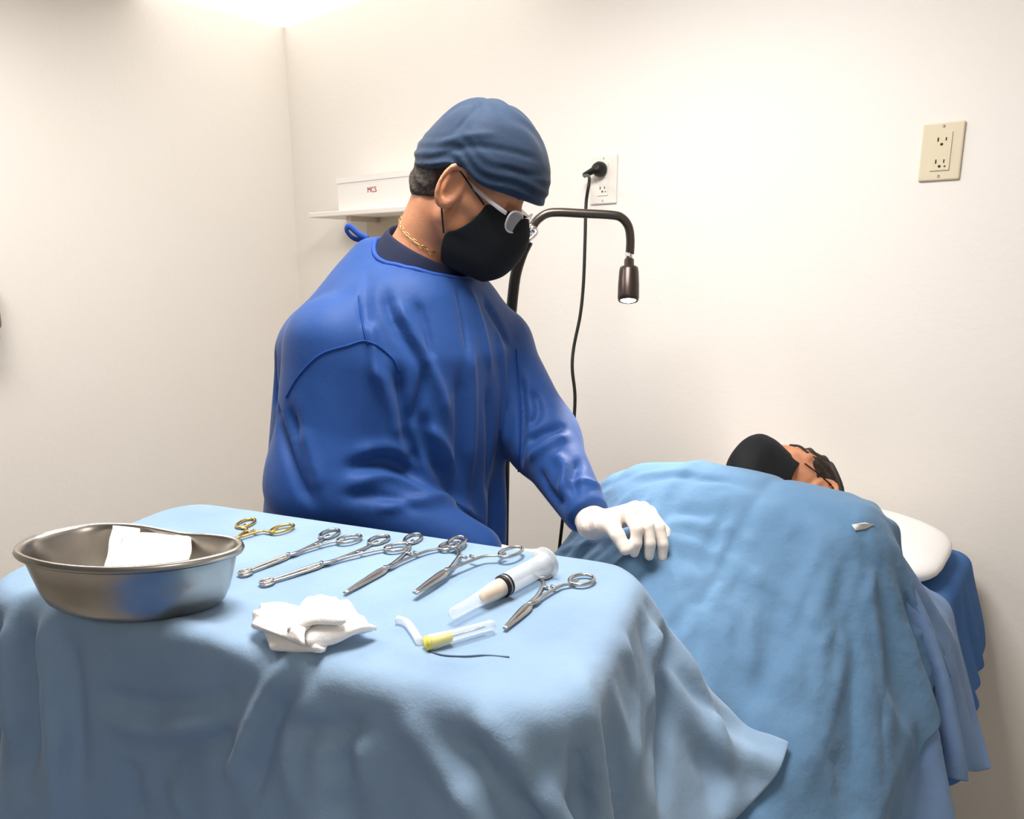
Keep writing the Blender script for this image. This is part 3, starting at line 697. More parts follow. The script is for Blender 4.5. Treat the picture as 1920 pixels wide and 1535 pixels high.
so = subsurf(add('scrub_top', W(np.array(V)), Fc, M_SCRUB, doc)); so['label'] = 'dark navy collar'
links = []
for k in range(46):
    t = 2 * math.pi * k / 46; e1 = np.cross(NA, (0, 0, 1)); e1 /= np.linalg.norm(e1); e2 = np.cross(NA, e1)
    dr = e1 * math.cos(t) + e2 * math.sin(t); c0 = NC + NA * (.050 - .022 * float(dr @ FD)) - NA * .0
    rr = np.linspace(.13, .03, 101); fs = body_sdf((c0 + rr[:, None] * dr).astype(np.float32)); hit = np.nonzero(fs < 0)[0]
    links.append(c0 + dr * ((rr[hit[0]] if len(hit) else .07) + .0015))
ch = MB()
for k, c in enumerate(links):
    a = links[(k + 1) % 46] - links[k - 1]; a /= np.linalg.norm(a); n = (c - NC); n /= np.linalg.norm(n); b = np.cross(a, n)
    pl = [c + .0056 * a * math.cos(q) + (.0022 * b + (.0018 if k % 2 else .0) * n) * math.sin(q) for q in np.linspace(0, 2 * math.pi, 9)[:-1]]
    ch.put(*tube([W(x) for x in pl], .0007, 5, closed=True))
tag(add('neck_chain', ch.V, ch.F, M_GOLD, doc), kind='stuff')
# gown ------------------------------------------------------------------
GZ = np.array([.30, .60, .85, 1.0, 1.12, 1.25, 1.36, 1.5])
GCX = np.array([-.245, -.24, -.23, -.222, -.212, -.195, -.18, -.17]); GCY = np.array([1.45, 1.45, 1.445, 1.44, 1.43, 1.425, 1.425, 1.425])
GA = np.array([.26, .25, .235, .225, .215, .205, .16, .09]); GBk = np.array([.23, .215, .195, .185, .175, .165, .12, .07])
def gown_sdf(p):
    z = p[:, 2]; cx = np.interp(z, GZ, GCX).astype(np.float32); cy = np.interp(z, GZ, GCY).astype(np.float32); a = np.interp(z, GZ, GA).astype(np.float32); b = np.interp(z, GZ, GBk).astype(np.float32)
    dx, dy = p[:, 0] - cx, p[:, 1] - cy; qf = dx * FD[0] + dy * FD[1]; qr = dx * RT[0] + dy * RT[1]
    th = np.arctan2(qr, qf); rip = (.010 * np.sin(th * 9 + 1.5 * np.sin(z * 6)) + .007 * np.sin(th * 16 + z * 9)) * np.clip((1.22 - z) / .3, 0, 1)
    k = np.sqrt((qr / a) ** 2 + (qf / b) ** 2); d = (k - 1) * np.minimum(a, b) * .95 + rip
    d = smax(d, z - 1.40, .05); d = np.maximum(d, .31 - z)
    d = smin(d, shell_torso(p, .006), .05)
    d = smin(d, capsule(p, PD(700, 490, 1.44), PD(600, 625, 1.37), .045, .052), .06)
    d = smin(d, capsule(p, PD(588, 670, 1.39), PD(572, 960, 1.41), .070, .082), .06)
    if True:
        arm = capsule(p, RS + (0, 0, -.005), RE + (.0, 0, -.01), .083, .088); arm = smin(arm, capsule(p, RE, RWR, .086, .052), .05)
        d = smin(d, arm, .022)
        arm = capsule(p, LS + (0, 0, -.01), LE, .074, .070); arm = smin(arm, capsule(p, LE, LWR, .070, .041), .04)
        end = (p - LWR.astype(np.float32)) @ ((LWR - LE) / np.linalg.norm(LWR - LE)).astype(np.float32); arm = smax(arm, end - .012, .01)
        d = smin(d, arm, .02)
    return smax(d, -neck_hole(p, .092, .020), .008)
V, Fc = surfnet(gown_sdf, axis_grid(-.56, .22, .0062), axis_grid(1.08, 1.76, .0062), axis_grid(.29, 1.52, .0066))
GOWN_LINES = [
 # right sleeve: armhole, elbow folds, forearm
 ([(745, 690), (752, 760), (765, 830), (785, 880)], .012, -.016), ([(700, 680), (725, 730), (742, 780), (748, 830)], .012, .010),
 ([(800, 690), (790, 740), (770, 800)], .010, -.012), ([(690, 600), (700, 660), (705, 720)], .012, .008),
 ([(640, 880), (720, 865), (790, 900)], .014, -.010), ([(650, 905), (730, 895), (800, 925), (850, 935)], .013, .009),
 ([(660, 850), (730, 835), (780, 860)], .013, .008), ([(700, 955), (780, 940), (850, 945), (900, 975)], .012, .008), ([(640, 930), (720, 930), (790, 955)], .012, -.008),
 ([(560, 800), (575, 860), (600, 920)], .016, .008), ([(540, 760), (560, 830), (590, 930)], .012, -.010),
 # back overlap
 ([(520, 600), (515, 700), (525, 800), (560, 900), (590, 945)], .010, -.012), ([(505, 640), (500, 740), (500, 900)], .012, .006),
 # front of the chest
 ([(855, 530), (870, 600), (880, 680)], .007, -.006), ([(880, 540), (905, 620), (920, 700)], .008, .006), ([(720, 540), (740, 600), (790, 680), (800, 700)], .011, -.008),
 ([(690, 500), (685, 560), (690, 620)], .010, -.006), ([(740, 560), (770, 620), (820, 720), (840, 790)], .012, .009), ([(780, 560), (800, 620), (810, 680)], .009, -.006),
 ([(860, 700), (862, 800), (858, 900)], .012, -.008), ([(880, 640), (885, 760), (880, 900)], .012, .008), ([(915, 720), (920, 830), (915, 940)], .013, -.008), ([(935, 620), (945, 740), (950, 860)], .011, .007),
 ([(800, 800), (830, 830), (850, 880)], .012, .008), ([(790, 770), (800, 840), (835, 900)], .012, -.012), ([(905, 560), (930, 600), (955, 650)], .010, -.006),
 # left sleeve
 ([(972, 690), (980, 760), (975, 830), (972, 900)], .009, -.012), ([(1060, 800), (1020, 810), (985, 830)], .011, -.010), ([(1065, 815), (1030, 835), (990, 860)], .011, .009),
 ([(1000, 730), (1010, 770), (990, 800)], .010, -.009), ([(1040, 850), (1060, 880), (1050, 930)], .010, .008), ([(1090, 860), (1075, 890), (1080, 930)], .009, -.008), ([(1070, 900), (1110, 905), (1140, 925)], .008, .006), ([(1010, 880), (1030, 920), (1060, 950)], .010, -.007),
]
V = relax(strokes(relax(V, Fc, 1, .4), Fc, [(a, w * .9, h * 1.35) for a, w, h in GOWN_LINES]), Fc, 1, .25)
GV, GF = V, Fc
gown = add('surgical_gown', W(V), Fc, M_GOWN, doc); gown['label'] = 'royal blue long-sleeved gown'
GBV = BVHTree.FromPolygons([tuple(p) for p in V], [tuple(map(int, f)) for f in Fc])
def on_gown(pl, off=.001):
    out = []
    for x, y, _ in spline([(x, y, 0) for x, y in pl], 6):
        hit = GBV.ray_cast(Vector((0, 0, CAM_H)), Vector(ray(x, y)))
        if hit[0] is not None: out.append(np.array(hit[0]) + np.array(hit[1]) * off)
    return np.array(out)
for pl in ([(537, 745), (560, 705), (600, 665), (650, 648), (690, 640), (735, 670), (748, 700)], [(672, 555), (678, 600), (690, 645)], [(968, 655), (972, 720), (975, 800), (972, 900)]):
    pts = on_gown(pl)
    if len(pts) > 3: add('seam', *tube(W(pts), .0018, 6), M_SEAM, gown)
ring = []
e1 = np.cross(NA, (0, 0, 1)); e1 /= np.linalg.norm(e1); e2 = np.cross(NA, e1)
for k in range(36):
    t = 2 * math.pi * k / 36; dr = e1 * math.cos(t) + e2 * math.sin(t); o = NC - NA * .3 + dr * .0875
    hit = GBV.ray_cast(Vector(NC + NA * .2 + dr * .100), Vector(-NA))
    if hit[0] is not None and hit[0][2] > 1.3: ring.append(np.array(hit[0]) + NA * .001)
if len(ring) > 20: add('neck_binding', *tube(W(spline(ring, 3, True)), .0048, 8, closed=True), M_TIE, gown)
tie = [PD(690, 447, 1.45), PD(672, 438, 1.455), PD(655, 424, 1.46), PD(650, 432, 1.465), PD(662, 446, 1.465), PD(684, 452, 1.46)]
add('tie', *tube(W(spline(tie, 6)), .005, 8, flat=(.45, 1.2)), M_TIE, gown)
# trousers and shoes ---------------------------------------------------------
def trouser_sdf(p):
    d = np.full(len(p), 9.0, np.float32)
    for s in (-1, 1):
        hip = PEL - RT * .09 * s + (0, 0, -.1); an = PEL - RT * .095 * s - FD * .02 + np.array([0, 0, -.85]); d = np.minimum(d, capsule(p, hip, an, .105, .062))
    return np.maximum(d, .06 - p[:, 2])
V, Fc = surfnet(trouser_sdf, axis_grid(-.56, .06, .012), axis_grid(1.15, 1.72, .012), axis_grid(.04, .60, .014)); add('trousers', W(V), Fc, M_SCRUB, doc)
for s in (-1, 1):
    an = PEL - RT * .095 * s; an = np.array([an[0], an[1], .0])
    def shoe(p): return np.maximum(smin(capsule(p, an - FD * .06 + (0, 0, .04), an + FD * .15 + (0, 0, .032), .046, .04), capsule(p, an - FD * .04 + (0, 0, .05), an - FD * .03 + (0, 0, .1), .045, .042), .03), .0015 - p[:, 2])
    V, Fc = surfnet(shoe, axis_grid(an[0] - .2, an[0] + .26, .009), axis_grid(an[1] - .26, an[1] + .2, .009), axis_grid(-.006, .16, .008)); add('shoe', W(V), Fc, M_SHOE, doc)
# gloved hands -----------------------------------------------------------------
def hand_sdf(wr, fore, mcp, fingers, thumb, p):
    d = capsule(p, wr - fore * .05, wr + fore * .015, .031, .027)
    pc = np.mean(mcp, 0)
    for k, m in enumerate(mcp): d = smin(d, capsule(p, wr + fore * .02 + (np.asarray(m) - pc) * .45, m, .0165, .0125), .016)
    for m, f in zip(mcp, fingers):
        ch = [m] + list(f); rr = [.0115, .0102, .0092, .0078]; g = None
        for k in range(len(ch) - 1):
            c = capsule(p, ch[k], ch[k + 1], rr[k], rr[k + 1]); g = c if g is None else smin(g, c, .003)
        d = smin(d, g, .006)
    ch = [wr + fore * .025] + list(thumb); rr = [.018, .0155, .0115, .0095]; g = None
    for k in range(len(ch) - 1):
        c = capsule(p, ch[k], ch[k + 1], rr[k], rr[k + 1]); g = c if g is None else smin(g, c, .005)
    return smin(d, g, .010)
MC = [PD(1178, 962, 1.135), PD(1192, 953, 1.155), PD(1206, 954, 1.178), PD(1217, 961, 1.20)]
FI = [[PD(1194, 992, 1.107), PD(1193, 1018, 1.100), PD(1189, 1036, 1.100)], [PD(1215, 986, 1.118), PD(1219, 1018, 1.106), PD(1217, 1042, 1.105)],
      [PD(1236, 988, 1.140), PD(1243, 1020, 1.128), PD(1242, 1046, 1.125)], [PD(1246, 997, 1.168), PD(1256, 1024, 1.156), PD(1257, 1046, 1.152)]]
TH = [PD(1146, 985, 1.135), PD(1158, 1003, 1.108), PD(1172, 1030, 1.092)]
fore = (LWR - LE) / np.linalg.norm(LWR - LE); wr = LWR + fore * .01
f_l = lambda p: hand_sdf(wr, fore, MC, FI, TH, p)
V, Fc = surfnet(f_l, axis_grid(.06, .31, .0024), axis_grid(1.06, 1.31, .0024), axis_grid(.90, 1.07, .0024))
V = strokes(V, Fc, [([(1092, 955), (1090, 975), (1096, 995)], .0025, .0016), ([(1104, 950), (1102, 975), (1108, 1000)], .0025, -.0014), ([(1116, 948), (1112, 972), (1118, 998)], .0025, .0014), ([(1126, 950), (1122, 980)], .0025, -.0012)])
go = add('glove', W(relax(V, Fc, 1, .4)), Fc, M_GLOVE, doc); go['label'] = 'white latex glove on the left hand'
fore2 = (RWR - RE) / np.linalg.norm(RWR - RE); wr2 = RWR + fore2 * .03; fore2 = fore2 * (1, 1, .1); fore2 /= np.linalg.norm(fore2); sd = np.cross((0, 0, 1), fore2); up = np.cross(fore2, sd)
mc2 = [wr2 + fore2 * .085 + sd * (-.028 + .019 * k) + up * (.004 - .003 * abs(k - 1.3)) for k in range(4)]
fi2 = [[m + fore2 * .034 * s - up * .005, m + fore2 * .058 * s - up * .014, m + fore2 * .072 * s - up * .026] for m, s in zip(mc2, (1.0, 1.12, 1.05, .85))]
th2 = [wr2 + fore2 * .05 - sd * .036 - up * .006, wr2 + fore2 * .085 - sd * .048 - up * .018, wr2 + fore2 * .11 - sd * .042 - up * .028]
f_r = lambda p: hand_sdf(wr2, fore2, mc2, fi2, th2, p)
lo = np.minimum(wr2 - .09, wr2 + fore2 * .16 - .09); hi = np.maximum(wr2 + .09, wr2 + fore2 * .16 + .09)
V, Fc = surfnet(f_r, *[axis_grid(lo[k], hi[k], .0034) for k in range(3)])
add('glove', W(V), Fc, M_GLOVE, doc)

# the dish's rim (its place presses the cloth flat)
zr = ZT + .080
rim = [(22, 1033), (48, 1010), (110, 993), (180, 983), (250, 984), (305, 993), (350, 1001), (405, 1004), (446, 1010), (459, 1021), (440, 1035), (380, 1051), (300, 1063), (205, 1068), (115, 1063), (50, 1050)]
RP = spline([PZ(x, y, zr) for x, y in rim], 4, True); RC = RP.mean(0); MN = len(RP)

# ================================================================== folds of the table drape, drawn where they lie
TV = Cf(PT.reshape(-1, 3)); TF = grid_faces(*PT.shape[:2])
if vnormals(TV, TF)[:, 2].mean() < 0: TF = TF[:, ::-1]
TABLE_LINES = [
 ([(110, 1140), (180, 1140), (240, 1150), (330, 1182), (420, 1212), (500, 1238)], .016, .011), ([(150, 1160), (240, 1185), (340, 1225), (450, 1262)], .02, -.006),
 ([(585, 1212), (535, 1260), (492, 1330), (455, 1420), (438, 1470)], .010, .016), ([(560, 1250), (520, 1330), (490, 1420), (470, 1500)], .012, -.012),
 ([(95, 1150), (92, 1220), (100, 1330), (110, 1535)], .009, .014), ([(60, 1160), (50, 1220), (62, 1330), (50, 1480)], .011, -.013), ([(25, 1150), (15, 1260), (30, 1400)], .012, .011), ([(130, 1190), (140, 1300), (150, 1500)], .012, -.008),
 ([(180, 1300), (280, 1325), (380, 1318), (460, 1280)], .014, -.008), ([(190, 1340), (300, 1365), (400, 1345)], .014, .007), ([(310, 1420), (380, 1395), (450, 1385)], .010, -.010), ([(330, 1460), (350, 1535)], .012, .008), ([(240, 1420), (260, 1535)], .014, -.007),
 ([(600, 1290), (560, 1340), (545, 1400), (560, 1535)], .012, .010), ([(540, 1360), (620, 1370), (690, 1350)], .010, -.010), ([(640, 1400), (660, 1470), (640, 1535)], .014, -.010), ([(690, 1370), (680, 1440), (650, 1500)], .012, .010),
 ([(760, 1330), (830, 1430), (900, 1535)], .016, .010), ([(820, 1330), (900, 1430), (970, 1535)], .015, -.014), ([(890, 1320), (980, 1430), (1060, 1535)], .012, .015), ([(960, 1320), (1040, 1430), (1090, 1530)], .013, -.010),
 ([(1040, 1290), (1080, 1400), (1095, 1535)], .010, -.009), ([(1080, 1240), (1110, 1380), (1120, 1535)], .010, .008), ([(1120, 1230), (1150, 1330), (1160, 1500)], .009, -.008), ([(1160, 1180), (1185, 1300), (1190, 1500)], .010, .008), ([(1200, 1150), (1225, 1280), (1215, 1480)], .009, -.008),
 ([(1262, 1100), (1250, 1200), (1248, 1350), (1240, 1520)], .011, -.020), ([(1235, 1110), (1225, 1230), (1222, 1350)], .010, .010),
 ([(1285, 1110), (1320, 1180), (1350, 1220)], .010, .012), ([(1290, 1180), (1330, 1260), (1400, 1350), (1460, 1400)], .012, -.012), ([(1270, 1200), (1310, 1300), (1360, 1420), (1370, 1520)], .012, .012), ([(1300, 1400), (1330, 1460), (1340, 1530)], .010, -.012), ([(1400, 1400), (1430, 1430), (1490, 1440)], .010, .010),
 ([(300, 1000), (420, 965), (520, 960)], .010, .0025), ([(560, 985), (620, 1010), (700, 1060), (760, 1085)], .010, -.002), ([(560, 1090), (640, 1075), (740, 1070)], .012, -.0025), ([(1000, 1010), (1080, 1040), (1180, 1060)], .010, .0025), ([(900, 1000), (980, 1025), (1060, 1035)], .008, -.002),
 ([(720, 1200), (800, 1235), (900, 1245)], .012, .004), ([(760, 1165), (720, 1200), (690, 1230)], .010, .004), ([(1000, 1220), (1060, 1190), (1130, 1130)], .012, -.002), ([(620, 960), (600, 985), (560, 1000)], .007, -.0025),
]
TV = strokes(TV, TF, [(a, w * .9, h * (1.5 if abs(h) > .0055 else 1.0)) for a, w, h in TABLE_LINES])
TV = Cf(push_out(W(TV).reshape(PT.shape), P1, lambda p: np.minimum(lump_sdf(p), tray_sdf(p)), .007, .05, 4).reshape(-1, 3))
for _ in range(2):
    q = W(TV).astype(np.float32); d = tray_sdf(q); m = d < .0035; e = np.eye(3, dtype=np.float32) * .002
    g = np.stack([tray_sdf(q[m] + e[k]) - tray_sdf(q[m] - e[k]) for k in range(3)], 1); g /= np.linalg.norm(g, axis=1, keepdims=True) + 1e-9
    q[m] += g * (.0036 - d[m])[:, None]; TV = Cf(q)
TV[:, 2] += .0007 * wav(TV[:, 0], TV[:, 1], 91, 18, 6, 26)
bp = RC[:2] + (RP[:, :2] - RC[:2]) * .84; ins = np.zeros(len(TV), bool)
for k in range(MN):
    (xa, ya), (xb, yb) = bp[k], bp[(k + 1) % MN]
    if ya != yb: c = ((ya > TV[:, 1]) != (yb > TV[:, 1])) & (TV[:, 0] < (xb - xa) * (TV[:, 1] - ya) / (yb - ya) + xa); ins ^= c
m = ins & (TV[:, 2] > .9); TV[m, 2] = np.minimum(TV[m, 2], ZT + .0042)
PT = W(TV).reshape(PT.shape)
o = add('table_drape', W(TV), TF.tolist(), M_DRAPE); solidify(o, .002); subsurf(o); tag(o, 'light blue cloth draped over the instrument table', 'drape')
TBV = BVHTree.FromPolygons([tuple(p) for p in TV], [tuple(map(int, f)) for f in TF])
def top_z(x, y):
    h = TBV.ray_cast(Vector((x, y, 1.3)), Vector((0, 0, -1))); return h[0][2] if h[0] is not None and h[0][2] > .9 else ZT + .004
def on_table(px, py, z=ZT + .006): return PZ(px, py, z)

# ================================================================== instruments (C frame points, turned into the room)
def clamp_tool(name, label, cat, ring_px, tip_px, w, gap=.0015, jaw=.0040, pivot=.60, looped=False, m=M_STEEL, ring_r=(.019, .0115), lift=.0, group='surgical clamps laid out on the blue cloth', ring_m=None, open_ring=0.0):
    A0, T0 = on_table(*ring_px), on_table(*tip_px); L = float(np.linalg.norm((T0 - A0)[:2])); ex = (T0 - A0) / np.linalg.norm(T0 - A0); ex[2] = 0; ex /= np.linalg.norm(ex); ey = np.array([-ex[1], ex[0], 0]); ez = np.array([0, 0, 1.0])
    zs = [top_z(*(A0 + ex * s * L + ey * e)[:2]) for s in np.linspace(0, 1, 9) for e in (-w * (1 - s), 0, w * (1 - s))]; z0 = max(zs) * .85 + float(np.median(zs)) * .15 + .0050 + lift
    def X(x, y, z=0.0): q = A0 + ex * x + ey * y; return W(np.array([q[0], q[1], z0 + z]))
    root = empty(name, tuple(X(L * .5, 0, -.0045)), label, cat, group); pv = pivot * L
    for s in (-1, 1):
        zz = .0011 * s
        pts = [X(ring_r[0] * .95, s * (w - .004), zz), X(.03, s * (w - .008), zz), X(.25 * L, s * w * .42, zz), X(.45 * L, s * w * .16, zz), X(pv - .01, s * .003, zz), X(pv + .008, -s * .0022, zz), X(pv + (L - pv) * .5, -s * (.0022 + gap * .6), zz * .5), X(L, -s * gap, zz * .3)]
        P = spline(pts, 6); n = len(P); u = np.linspace(0, 1, n); r = np.interp(u, [0, .15, .5, .6, .72, .8, 1.0], [.0025, .0023, .0026, .0036, jaw * .8, jaw * .68, jaw * .40])
        a = add('arm', *tube(P, r, 8, flat=(1, .75)), m, root)
        c = (0.012, s * w); rg = [X(c[0] + ring_r[0] * math.cos(t) - s * 0 + open_ring * 0, c[1] + ring_r[1] * math.sin(t) + s * .25 * ring_r[0] * -math.cos(t) * .6, zz) for t in np.linspace(0, 2 * math.pi, 25)[:-1]]
        add('finger_ring', *tube(rg, .0024, 8, closed=True), ring_m or m, a)
        if looped: add('jaw_loop', *tube([X(L - .002 + .0085 * math.cos(t), -s * .0012 + .0062 * math.sin(t), zz) for t in np.linspace(0, 2 * math.pi, 17)[:-1]], .0016, 7, closed=True), m, a)
        add('ratchet', *tube([X(.30 * L, s * w * .36, zz), X(.30 * L - .001, s * .002, zz * 1.6)], .0022, 6), m, a)
    V, Fc = lathe([(.0, -.0042), (.0032, -.0042), (.0036, .003), (.0028, .0044), (.0, .0044)], 14); add('pivot_screw', align(V, X(pv, 0, 0), X(pv, 0, 1)), Fc, m, root)
    return root
clamp_tool('surgical_scissors', 'scissors with gold finger rings lying beside the steel dish', 'scissors', (505, 984), (385, 1040), .036, ring_m=M_GOLD, m=M_GOLD, group=None)
clamp_tool('sponge_forceps', 'ring-tipped forceps lying beside the gold-ringed scissors', 'forceps', (648, 1004), (458, 1078), .022, looped=True, ring_r=(.018, .012), group='ring-tipped forceps')
clamp_tool('sponge_forceps', 'ring-tipped forceps lying between another ring-tipped one and a slim clamp', 'forceps', (740, 1018), (498, 1096), .023, looped=True, ring_r=(.018, .012), group='ring-tipped forceps')
clamp_tool('artery_clamp', 'slim steel clamp with closed pointed jaws beside the ring-tipped forceps', 'clamp', (818, 1014), (646, 1116), .033, jaw=.0045, gap=.0006)
clamp_tool('artery_clamp', 'steel clamp with wide-set finger rings beside the large syringe', 'clamp', (914, 1030), (778, 1124), .044, jaw=.0050, gap=.0016, ring_r=(.021, .0115), lift=.0055)
clamp_tool('artery_clamp', 'sturdy steel clamp with round finger rings on the far side of the syringe', 'clamp', (1060, 1077), (946, 1183), .028, jaw=.0046, gap=.0007, ring_r=(.017, .014), pivot=.62)

# syringe ------------------------------------------------------------
def rod(name, prof, a, b, m, parent, n=20): V, Fc = lathe(prof, n); return add(name, align(V, a, b), Fc, m, parent)
zs = ZT + .004 + .0180
sa, sb = on_table(845, 1152, zs - .004), on_table(1028, 1052, zs); LS_ = float(np.linalg.norm(sb - sa)); sa_w, sb_w = W(sa), W(sb)
syr = empty('syringe', tuple(W(on_table(935, 1102, ZT + .004))), 'large clear syringe with black plunger seal and capped needle', 'syringe')
s = LS_
rod('barrel', [(.0128, s * .50), (.0134, s * .52), (.0134, s * .94), (.0150, s * .955)], sa_w, sb_w, M_CLEAR2, syr)
rod('plunger_seal', [(.0, s * .475), (.0118, s * .478), (.0137, s * .49), (.0137, s * .505), (.0120, s * .512), (.0137, s * .52), (.0137, s * .535), (.0, s * .536)], sa_w, sb_w, M_BLACK, syr)
rod('needle_hub', [(.0, s * .30), (.0072, s * .30), (.0092, s * .40), (.0110, s * .475), (.0, s * .476)], sa_w, sb_w, M_LIQ, syr)
rod('needle_cap', [(.0, 0), (.0058, .001), (.0066, .006), (.0072, s * .18), (.0096, s * .32), (.0112, s * .40), (.0118, s * .475)], sa_w, sb_w, M_CLEAR, syr)
rod('plunger_rod', [(.004, s * .53), (.004, s * .93), (.010, s * .935), (.010, s * .945)], sa_w, sb_w, M_CLEAR2, syr, 8)
fl = rod('finger_flange', [(.0, s * .955), (.0215, s * .955), (.0215, s * .968), (.0, s * .968)], sa_w, sb_w, M_CLEAR2, syr)
rod('thumb_rest', [(.0, s * 1.0), (.0145, s * 1.0), (.0145, s * 1.012), (.0, s * 1.012)], sa_w, sb_w, M_CLEAR2, syr)
# capped needle with yellow hub ------------------------------------------
zn = ZT + .004 + .0100; na, nb = W(on_table(797, 1207, zn)), W(on_table(926, 1170, zn)); ln = float(np.linalg.norm(nb - na))
nd = empty('needle', tuple((na + nb) / 2 - (0, 0, .008)), 'capped hypodermic needle with a yellow hub', 'needle')
rod('hub', [(.0, 0), (.0075, 0), (.0075, .006), (.0055, .012), (.0052, .030), (.0, .031)], na, nb, M_YEL, nd)
rod('cap', [(.0082, .004), (.0084, .010), (.0064, .034), (.0058, ln - .004), (.0045, ln), (.0, ln)], na, nb, M_CLEAR, nd)
rod('shaft', [(.0, .03), (.0009, .03), (.0009, ln - .012), (.0, ln - .01)], na, nb, M_STEEL, nd, 8)
# clear guard tube and the thread -----------------------------------------
def lay(pts, dz): return np.array([W(np.array([*on_table(x, y)[:2], top_z(*on_table(x, y)[:2]) + dz])) for x, y in pts])
tag(add('plastic_tube', *tube(spline(lay([(744, 1170), (762, 1174), (775, 1188), (787, 1210)], .0055), 6), .0045, 10), M_CLEAR2), 'short bent clear plastic tube beside the yellow-hubbed needle', 'tube')
tag(add('suture_thread', *tube(spline(lay([(803, 1222), (830, 1232), (870, 1234), (910, 1228), (955, 1231)], .0018), 6), .0009, 6), M_SUT), 'thin curved blue-grey suture thread on the cloth', 'thread')

# kidney dish --------------------------------------------------------------
def ringat(sc, dz): q = RC + (RP - RC) * np.array([sc, sc, 0]); q[:, 2] = zr + dz * 1.24; return q
profs = [(.40, -.0565), (.62, -.057), (.70, -.0555), (.765, -.050), (.815, -.040), (.865, -.022), (.905, -.006), (.925, -.0005), (.955, .0022), (.985, .0015), (1.0, -.002), (.985, -.0052), (.955, -.005), (.925, -.007), (.885, -.024), (.835, -.042), (.785, -.0525), (.715, -.0585), (.62, -.060), (.40, -.0598)]
V = np.concatenate([ringat(a, b) for a, b in profs]); Fc = []
for i in range(len(profs) - 1):
    for k in range(MN): Fc.append((i * MN + k, i * MN + (k + 1) % MN, (i + 1) * MN + (k + 1) % MN, (i + 1) * MN + k))
Fc += [tuple(range(MN))[::-1], tuple((len(profs) - 1) * MN + k for k in range(MN))]
tag(add('kidney_dish', W(V), Fc, M_STEEL_B), 'stainless steel kidney dish holding white gauze', 'dish')
def pad(name, corners, t, m, seed, parent=None, amp=.002):
    """folded gauze pad: four C-frame corners (a row and the opposite row), rounded edges, thickness t along the normal"""
    a, b, c, d = [np.asarray(q, float) for q in corners]; n = np.cross(b - a, d - a); n /= np.linalg.norm(n); N = 18; V = []; r = np.random.default_rng(seed)
    if n[2] < 0: n = -n
    ph = r.uniform(0, 6, 4)
    for side in (1, -1):
        for i in range(N):
            for j in range(N):
                u, v = i / (N - 1), j / (N - 1); p = (a * (1 - u) + b * u) * (1 - v) + (d * (1 - u) + c * u) * v
                e = min(u, 1 - u, v, 1 - v); h = t * .5 * min(1, (e * 9 + .12)) ** .5
                p = p + n * (side * h + amp * math.sin(7 * u + ph[0]) * math.sin(5 * v + ph[1]) + amp * .6 * math.sin(13 * v + 4 * u + ph[2])) + (b - a) * .012 * math.sin(11 * v + ph[3])
                V.append(p)
    Fg = grid_faces(N, N).tolist(); Fc = [f[::-1] for f in Fg] + [[q + N * N for q in f] for f in Fg]
    bd = [i * N for i in range(N)] + [(N - 1) * N + j for j in range(1, N)] + [i * N + N - 1 for i in range(N - 2, -1, -1)] + [j for j in range(N - 2, 0, -1)]
    for k in range(len(bd)): p, q = bd[k], bd[(k + 1) % len(bd)]; Fc.append([p, q, q + N * N, p + N * N])
    return add(name, W(np.array(V)), Fc, m, parent)
g = empty('gauze_pad', tuple(W(PZ(280, 1075, ZT + .008))), 'folded white gauze standing in the steel dish', 'gauze', None)
pad('folded_layer', [PD(192, 1085, .79), PD(258, 1082, .80), PD(262, 992, .85), PD(211, 985, .845)], .007, M_GAUZE, 3, g)
pad('folded_layer', [PD(202, 1092, .775), PD(350, 1088, .79), PD(361, 1004, .835), PD(232, 1001, .83)], .010, M_GAUZE, 4, g)
g = empty('gauze_pad', tuple(W(PZ(585, 1190, ZT + .004))), 'crumpled white gauze pads lying on the blue cloth', 'gauze', None)
def T(x, y, dz): return PZ(x, y, ZT + .010 + dz)
pad('folded_layer', [T(505, 1213, .003), T(598, 1222, .004), T(636, 1180, .012), T(486, 1150, .010)], .012, M_GAUZE, 11, g, .003)
pad('folded_layer', [T(472, 1176, .010), T(565, 1205, .022), T(600, 1140, .026), T(490, 1132, .022)], .012, M_GAUZE, 12, g, .0035)
pad('folded_layer', [T(575, 1212, .010), T(704, 1182, .008), T(655, 1132, .020), T(556, 1142, .026)], .014, M_GAUZE, 13, g, .004)
pad('folded_layer', [T(540, 1175, .030), T(650, 1165, .026), T(632, 1124, .028), T(578, 1118, .034)], .012, M_GAUZE, 14, g, .003)

